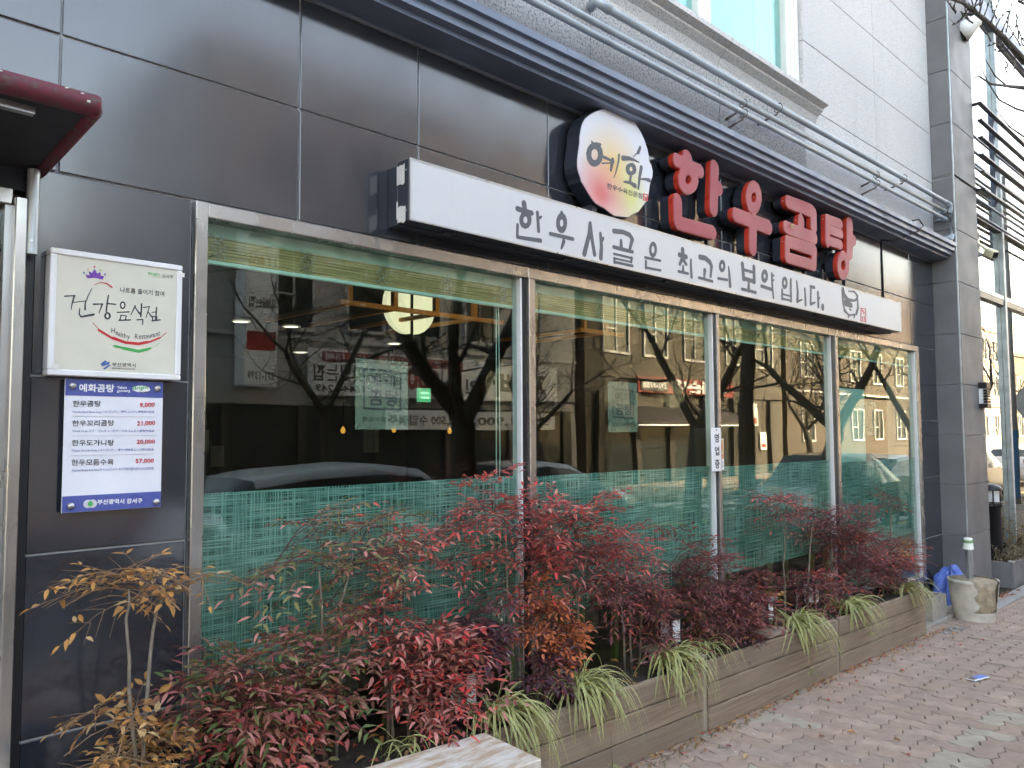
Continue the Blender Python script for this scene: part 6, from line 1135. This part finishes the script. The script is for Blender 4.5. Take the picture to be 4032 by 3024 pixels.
# limb of a kerbside tree that reaches into the view at the top right
t=thing('street_tree','bare tree whose budding twigs reach in at the top right corner','tree',(10.6,-3.0,gz(10)),group='bare street trees'); off=Vector(t.location)
q=MB(); q.tube([Vector(p)-off for p in ((10.6,-3.0,-.2),(10.6,-2.98,2.0),(10.5,-2.8,3.6),(10.1,-2.3,4.5))],[.13,.11,.09,.075],10); q.build('trunk','bark',t)
q=MB(); W_=lambda *a:[Vector(p)-off for p in a]
q.tube(W_((10.1,-2.3,4.5),(9.4,-1.6,4.85),(8.66,-1.0,5.06),(8.04,-1.0,5.045),(7.43,-1.0,5.005),(6.82,-1.0,4.925),(6.27,-1.0,4.77)),[.07,.05,.034,.026,.02,.014,.008],8,caps=False)
q.tube(W_((9.4,-1.6,4.75),(8.61,-1.0,4.79),(8.0,-1.0,4.62),(7.50,-1.0,4.486),(7.18,-1.0,4.45),(7.06,-1.0,4.40)),[.03,.02,.011,.009,.007,.004],6,caps=False)
q.tube(W_((8.0,-1.0,4.62),(7.65,-1.0,4.60),(7.3,-1.02,4.62)),[.009,.006,.003],5,caps=False)
q.tube(W_((8.9,-1.2,4.5),(8.30,-1.0,4.50),(7.75,-1.0,4.42),(7.45,-1.0,4.47),(7.2,-1.0,4.55)),[.014,.009,.007,.005,.003],5,caps=False)
q.tube(W_((9.0,-1.2,4.3),(8.5,-1.0,4.3),(8.04,-1.0,4.264),(7.62,-1.0,4.304)),[.012,.009,.006,.003],5,caps=False)
r=random.Random(52)
for k in range(46):
    b=Vector((r.uniform(6.6,8.9),-1.0+r.uniform(-.12,.12),0)); b.z=4.93+.055*(b.x-6.8)+r.uniform(-.02,.02); d=Vector((r.uniform(-.6,.3),r.uniform(-.4,.4),r.uniform(-.25,1.0))).normalized(); L=r.uniform(.12,.34); pts=[b]
    for i in range(4): d=(d+Vector((r.uniform(-.35,.35),r.uniform(-.25,.25),r.uniform(-.2,.35)))).normalized(); pts.append(pts[-1]+d*L/4)
    q.tube([p-off for p in pts],[.007,.006,.005,.004,.003],5,caps=False)
    for p in pts[2:]: q.tube([p-off,p-off+Vector((0,0,.012)),p-off+d*.026],[.004,.0085,.002],5)
q.build('branches','bark',t)

# ================================================================ CARS
def car(x,yy,face,paint,lab,L=4.1,Wd=1.72,Hh=1.46,hatch=True):
    t=thing('parked_car',lab,'car',(x,yy,gz(x)-.13),(0,0,0 if face>0 else math.pi),group='cars on the street')
    # stations along length: (x, z bottom, z belt, z roof, half width low, half width belt, half width roof)
    rear=.95 if hatch else .80
    st=[(-L*.50,.42,.72,.74,.62,.70,.62),(-L*.485,.30,.88,.90,.78,.80,.66),(-L*.44,.22,.95,1.10 if hatch else .99,.83,.84,.62),(-L*.36,.2,.96,1.36 if hatch else 1.02,.85,.86,.58),(-L*.22,.19,.95,Hh-.03 if hatch else 1.36,.86,.86,.57),(-L*.03,.19,.93,Hh,.86,.86,.57),(L*.10,.19,.91,Hh-.05,.86,.86,.56),(L*.20,.19,.90,1.16,.86,.86,.60),(L*.27,.2,.90,.955,.85,.85,.68),(L*.38,.22,.84,.87,.84,.84,.70),(L*.46,.28,.72,.75,.79,.80,.66),(L*.5,.40,.60,.62,.60,.64,.56)]
    k=Wd/1.72; b=MB(); rows=[]
    for (sx,zb,zm,zr,wl_,wm,wr) in st:
        zm2=zm*Hh/1.46 if False else zm
        ring_=[(-wl_*.7,zb),(-wl_,zb+.06),(-wm,(zb+zm)/2),(-wm*.985,zm),(-(wr+(wm-wr)*.14),zm+(zr-zm)*.80),(-wr,zr-.02),(-wr*.5,zr),(wr*.5,zr),(wr,zr-.02),((wr+(wm-wr)*.14),zm+(zr-zm)*.80),(wm*.985,zm),(wm,(zb+zm)/2),(wl_,zb+.06),(wl_*.7,zb)]
        rows.append([(sx,y_*k,z_) for y_,z_ in ring_])
    n=14; vs=[p for r_ in rows for p in r_]
    glassq=[];bodyq=[]
    for i in range(len(rows)-1):
        for j in range(n):
            j2=(j+1)%n; f=(i*n+j,(i+1)*n+j,(i+1)*n+j2,i*n+j2)
            g=(2<=i<=7 and j in(3,9)) or (i==7 and j in(4,5,6,7,8)) or (hatch and i in(2,) and j in (4,5,6,7,8)) or (not hatch and i==3 and j in(4,5,6,7,8)) or (i==6 and j in (5,6,7))
            if i in (4,) and j in(3,4,8,9) and False: g=False
            (glassq if g else bodyq).append(f)
    b.add(vs,bodyq,0,True); b.add(rows[0],[tuple(range(n))],0); b.add(rows[-1],[tuple(reversed(range(n)))],0); b.build('body',paint,t)
    b=MB(); b.add(vs,glassq,0,True); b.build('window_glass','car_glass' if False else 'pane_dark',t)
    for sx in (-L*.31,L*.31):
        for sy in (-1,1):
            w=put('wheel',None,t,(sx,sy*.78*k,.31))
            b=MB(); b.lathe([(.20,-.1),(.30,-.1),(.315,-.06),(.315,.06),(.30,.1),(.20,.1)],24); ty=b.build('tyre','tyre',w); ty.rotation_euler=(math.pi/2,0,0)
            b=MB(); b.lathe([(.001,.06),(.06,.075),(.19,.06),(.20,.095),(.205,.08),(.205,-.08),(.001,-.08)],20); ri=b.build('rim','rim',w); ri.rotation_euler=(math.pi/2*(-sy) if sy<0 else -math.pi/2,0,0)
    for sy in (-1,1):
        b=MB(); b.box(L*.455,L*.492,sy*.60*k-.13,sy*.60*k+.13,.60,.72,ch=.02); b.build('headlight','head_lamp',t)
        b=MB(); b.box(-L*.494,-L*.455,sy*.66*k-.10,sy*.66*k+.10,.74,1.0,ch=.02); b.build('tail_light','tail_lamp',t)
        b=MB(); b.box(L*.15,L*.19,sy*.93*k-.08,sy*.93*k+.08,.92,1.04,ch=.02); b.build('mirror',paint,t)
    b=MB(); b.box(L*.47,L*.505,-.42,.42,.36,.50,ch=.01); b.build('grille','black_paint',t)
    b=MB(); b.box(-.03,.03,-.06,.06,0,.0,ch=0) if False else b.box(L*.503,L*.51,-.05,.05,.60,.66,ch=.003); b.build('badge','rim',t)
car(5.0,-4.5,1,'car_white','white hatchback parked at the kerb, mirrored in the first pane')
car(10.3,-7.1,1,'car_silver','silver saloon in the traffic lane, mirrored in the second pane',4.5,1.78,1.42,False)
car(16.6,-4.6,-1,'car_navy','dark blue car parked at the kerb, mirrored in the last pane',4.5,1.84,1.6,True)
car(21.8,-5.2,1,'car_white','white saloon on the road, mirrored in the last pane',4.5,1.78,1.44,False)
car(27.5,-4.6,1,'car_silver','silver hatchback farthest along the kerb',4.0,1.7,1.5,True)

car(35.5,-5.0,1,'car_white','white hatchback far along the street, mirrored beside the bollard lamp',4.0,1.7,1.5,True)
# ================================================================ ACROSS THE STREET
FY=-15.4
def facade(name,lab,x0,x1,h,mat,wins,floors=(),depth=9,trim='window_frame'):
    t=thing(name,lab,'building',(0,0,0)); z0=gz((x0+x1)/2)-.3
    q=MB(); q.box(x0,x1,FY-depth,FY,z0,h); q.build('wall',mat,t)
    q=MB(); q.box(x0-.08,x1+.08,FY-depth,FY+.14,h+.001,h+.30,ch=.02); q.build('parapet',mat,t)
    for z in floors: q=MB(); q.box(x0,x1,FY+.002,FY+.07,z,z+.09); q.build('string_course',trim,t)
    for (a,b,c,d) in wins:
        w=put('window',None,t,((a+b)/2,FY,(c+d)/2)); hw,hh=(b-a)/2,(d-c)/2
        q=MB(); q.box(-hw,hw,.002,.012,-hh,hh); q.build('pane','pane_dark',w)
        q=MB(); q.box(-hw-.07,hw+.07,.002,.07,hh,hh+.07); q.box(-hw-.07,hw+.07,.002,.09,-hh-.09,-hh); q.box(-hw-.07,-hw,.002,.07,-hh,hh); q.box(hw,hw+.07,.002,.07,-hh,hh); q.box(-.025,.025,.013,.06,-hh,hh); q.box(-hw,-.025,.013,.05,-.2*hh,-.2*hh+.05); q.build('window_frame',trim,w)
    return t
W1=[(a,a+1.15,4.4,6.1) for a in (12.1,14.1,16.3,18.4)]+[(9.95,11.0,4.3,6.3)]+[(a,a+1.15,7.6,9.2) for a in (10,12.1,14.1,16.3,18.4)]
b1=facade('grey_shop_block','grey tiled three storey block with a long white banner across the street',8.0,21.4,10.9,'tile_grey',W1,(4.0,7.0))
q=MB(); q.box(8.3,21.1,FY+.002,FY+.06,gz(15),2.35); q.build('shopfront_glass','pane_dark',b1)
for x in (8.6,10.6,12.9,15.4,18,20.6): q=MB(); q.box(x,x+.16,FY+.061,FY+.14,gz(15),2.35); q.build('shopfront_post','shop_dark',b1)
W2=[(a,a+1.5,4.6,6.6) for a in (22.9,25.4,28.2,31.4,34)]+[(a,a+1.5,8.0,9.8) for a in (22.9,25.4,28.2,31.4,34)]
b2=facade('beige_stone_block','sunlit beige stone block across the street',21.9,36.5,11.6,'stone_beige',W2,(7.2,))
q=MB(); q.box(22.3,31.8,FY+.002,FY+.06,gz(30),2.5); q.build('shopfront_glass','pane_dark',b2)
for x in (22.4,24.6,26.8,29.3,31.6,33.4,35): q=MB(); q.box(x,x+.3,FY+.061,FY+.2,gz(30),3.1); q.build('shopfront_post','shop_dark',b2)
facade('low_cream_house','low cream house across the street at the left',-5.5,7.2,5.2,'stucco_cream',[(a,a+1.2,2.2,3.6) for a in (-4,-1.5,1,3.6,5.6)],())
facade('far_brown_block','brown brick block farthest along the opposite side',37.0,56,10,'brick_brown',[(a,a+1.3,z,z+1.6) for a in (38.5,41.5,44.5,47.5,51) for z in (1.2,4.4,7.4)],(3.6,6.8))
facade('far_left_block','plain grey block far to the left across the street',-24,-7.5,8.5,'tile_grey',[(a,a+1.3,z,z+1.5) for a in (-22,-19,-16,-13,-10) for z in (1.6,4.4)],())
facade('distant_cream_block','distant cream block at the far end of the street',58,76,9.5,'stucco_cream',[(a,a+1.3,z,z+1.6) for a in (59.5,63,66.5,70,73) for z in (1.2,4.4,7.2)],(3.6,))
facade('distant_beige_block','distant beige block beyond the cream one',78,104,8,'stone_beige',[(a,a+1.5,z,z+1.6) for a in (80,84,88,92,96,100) for z in (1.2,4.6)],(3.6,))
def board(name,lab,x0,x1,z0,z1,mat,y=FY+.10,th_=.12,cat='sign'):
    t=thing(name,lab,cat,(0,0,0)); q=MB(); q.box(x0,x1,y,y+th_,z0,z1,ch=.01); q.build('panel',mat,t); return t,y+th_+.003
t,y_=board('long_banner','long white banner with huge red price and black brush words across the street',10.85,20.2,2.62,3.80,'banner_white')
q=MB(); text_back(q,'1인',16.1,16.9,2.82,3.25,y_,0,.03); text_back(q,'11,800',13.9,15.95,2.75,3.45,y_,1,.04); text_back(q,'원',13.45,13.8,2.85,3.2,y_,0,.03); text_back(q,'고기맛있는집',10.95,13.3,2.98,3.42,y_,0,.02); text_back(q,'1644-1249',11.0,12.5,2.70,2.9,y_,0,.02); text_back(q,'자사바',17.2,19.6,2.75,3.55,y_,0,.05); q.build('lettering',['banner_black','banner_red'],t)
q=MB(); q.box(11.2,16.0,y_-.002,y_+.004,3.50,3.74); q.build('red_strip','banner_red',t); q=MB(); text_back(q,'한돈 생고기 프리미엄 우삼겹 대패',11.3,15.9,3.53,3.71,y_+.006,0,.01); q.build('strip_lettering','banner_white',t)
t,y_=board('drink_banner','narrow banner with drink prices below the long white banner',13.2,20.1,1.72,2.28,'banner_white',FY+.20,.02)
q=MB(); text_back(q,'소주 1,900',16.6,19.8,1.82,2.15,y_,0,.03); text_back(q,'맥주 2,500 수입맥주',13.3,16.4,1.82,2.15,y_,0,.03); q.build('lettering','banner_black',t)
t,y_=board('vertical_sign','tall white vertical sign on the corner of the grey block',8.9,9.75,2.75,7.3,'banner_white',FY+.1,.5)
q=MB(); text_back(q,'고',9.05,9.6,6.3,6.95,y_,0,.03); text_back(q,'11,800',8.98,9.68,5.45,5.85,y_,1,.03); text_back(q,'맛있는집',9.0,9.66,4.6,4.85,y_,0,.02); text_back(q,'271-1399',8.98,9.68,2.9,3.1,y_,0,.02); q.build('lettering',['banner_black','banner_red'],t)
q=MB(); q.box(8.96,9.69,y_-.002,y_+.003,3.6,4.05); q.build('red_field','banner_red',t)
t,y_=board('red_shop_sign','red shop sign with white raised letters on the beige block',24.6,31.4,3.12,3.72,'banner_red',FY+.2)
q=MB(); text_back(q,'왕세순대',26.9,30.9,3.17,3.68,y_+.05,0,.05); q.build('lettering','banner_white',t)
q=MB(); q.box(24.75,26.5,y_,y_+.04,3.18,3.66); q.build('phone_panel','banner_black',t); q=MB(); text_back(q,'292-9788',24.85,26.4,3.28,3.56,y_+.045,0,.03); q.build('phone_lettering','banner_white',t)
aw2=thing('shop_awning','dark awning edged with a string of white lights','awning',(0,0,0))
q=MB(); q.add([(23.3,FY+.1,2.6),(31.2,FY+.1,2.6),(31.2,FY+1.2,2.0),(23.3,FY+1.2,2.0),(23.3,FY+.1,2.55),(31.2,FY+.1,2.55),(31.2,FY+1.2,1.9),(23.3,FY+1.2,1.9)],[(0,1,2,3),(4,7,6,5),(3,2,6,7),(0,3,7,4),(1,5,6,2)]); q.build('canopy','shop_dark',aw2)
q=MB()
for k in range(46): q.box(23.4+k*.168,23.5+k*.168,FY+1.201,FY+1.23,1.86,1.90)
q.build('light_string','led_white',aw2)
for i,(x,z,w,h) in enumerate(((32.1,1.9,1.6,1.0),(32.2,.8,.7,.9),(33.9,.8,.6,.8))):
    t,y_=board('shop_poster',['wide white poster on the beige block','lower left poster on the beige block','lower right poster on the beige block'][i],x,x+w,z,z+h,'banner_white',FY+.21,.02,'poster'); q=MB(); q.box(x+.1,x+w-.1,y_-.002,y_+.002,z+.1,z+h*.35); q.build('red_print','banner_red',t)
up=thing('utility_pole','concrete utility pole with a blue wrapped foot by the kerb','pole',(25.6,-2.9,gz(20)))
q=MB(); q.tube([(0,0,-.1),(0,0,9)],[.17,.12],16); q.build('shaft','pole_concrete',up); q=MB(); q.lathe([(.175,.05),(.172,1.9)],16); q.build('blue_wrap','pole_blue',up)
ts=thing('traffic_sign','diamond traffic sign on a grey post seen from behind','traffic sign',(27.6,-2.8,gz(20)))
q=MB(); q.tube([(0,0,-.1),(0,0,3.4)],.035,10); q.build('post','galvanised',ts); q=MB(); q.add([(-.03,-.55,2.7),(-.03,0,3.45),(-.03,.55,2.7),(-.03,0,1.95),(-.045,-.55,2.7),(-.045,0,3.45),(-.045,.55,2.7),(-.045,0,1.95)],[(0,1,2,3),(7,6,5,4),(0,4,5,1),(1,5,6,2),(2,6,7,3),(3,7,4,0)]); q.build('plate','pole_concrete',ts)
wr=MB()
for z,y0 in ((6.2,-2.9),(6.5,-2.9)):
    wr.tube([(-20,y0,z+.3),(2,y0,z-.1),(25.6,y0,z+.3)],.012,4) if False else None
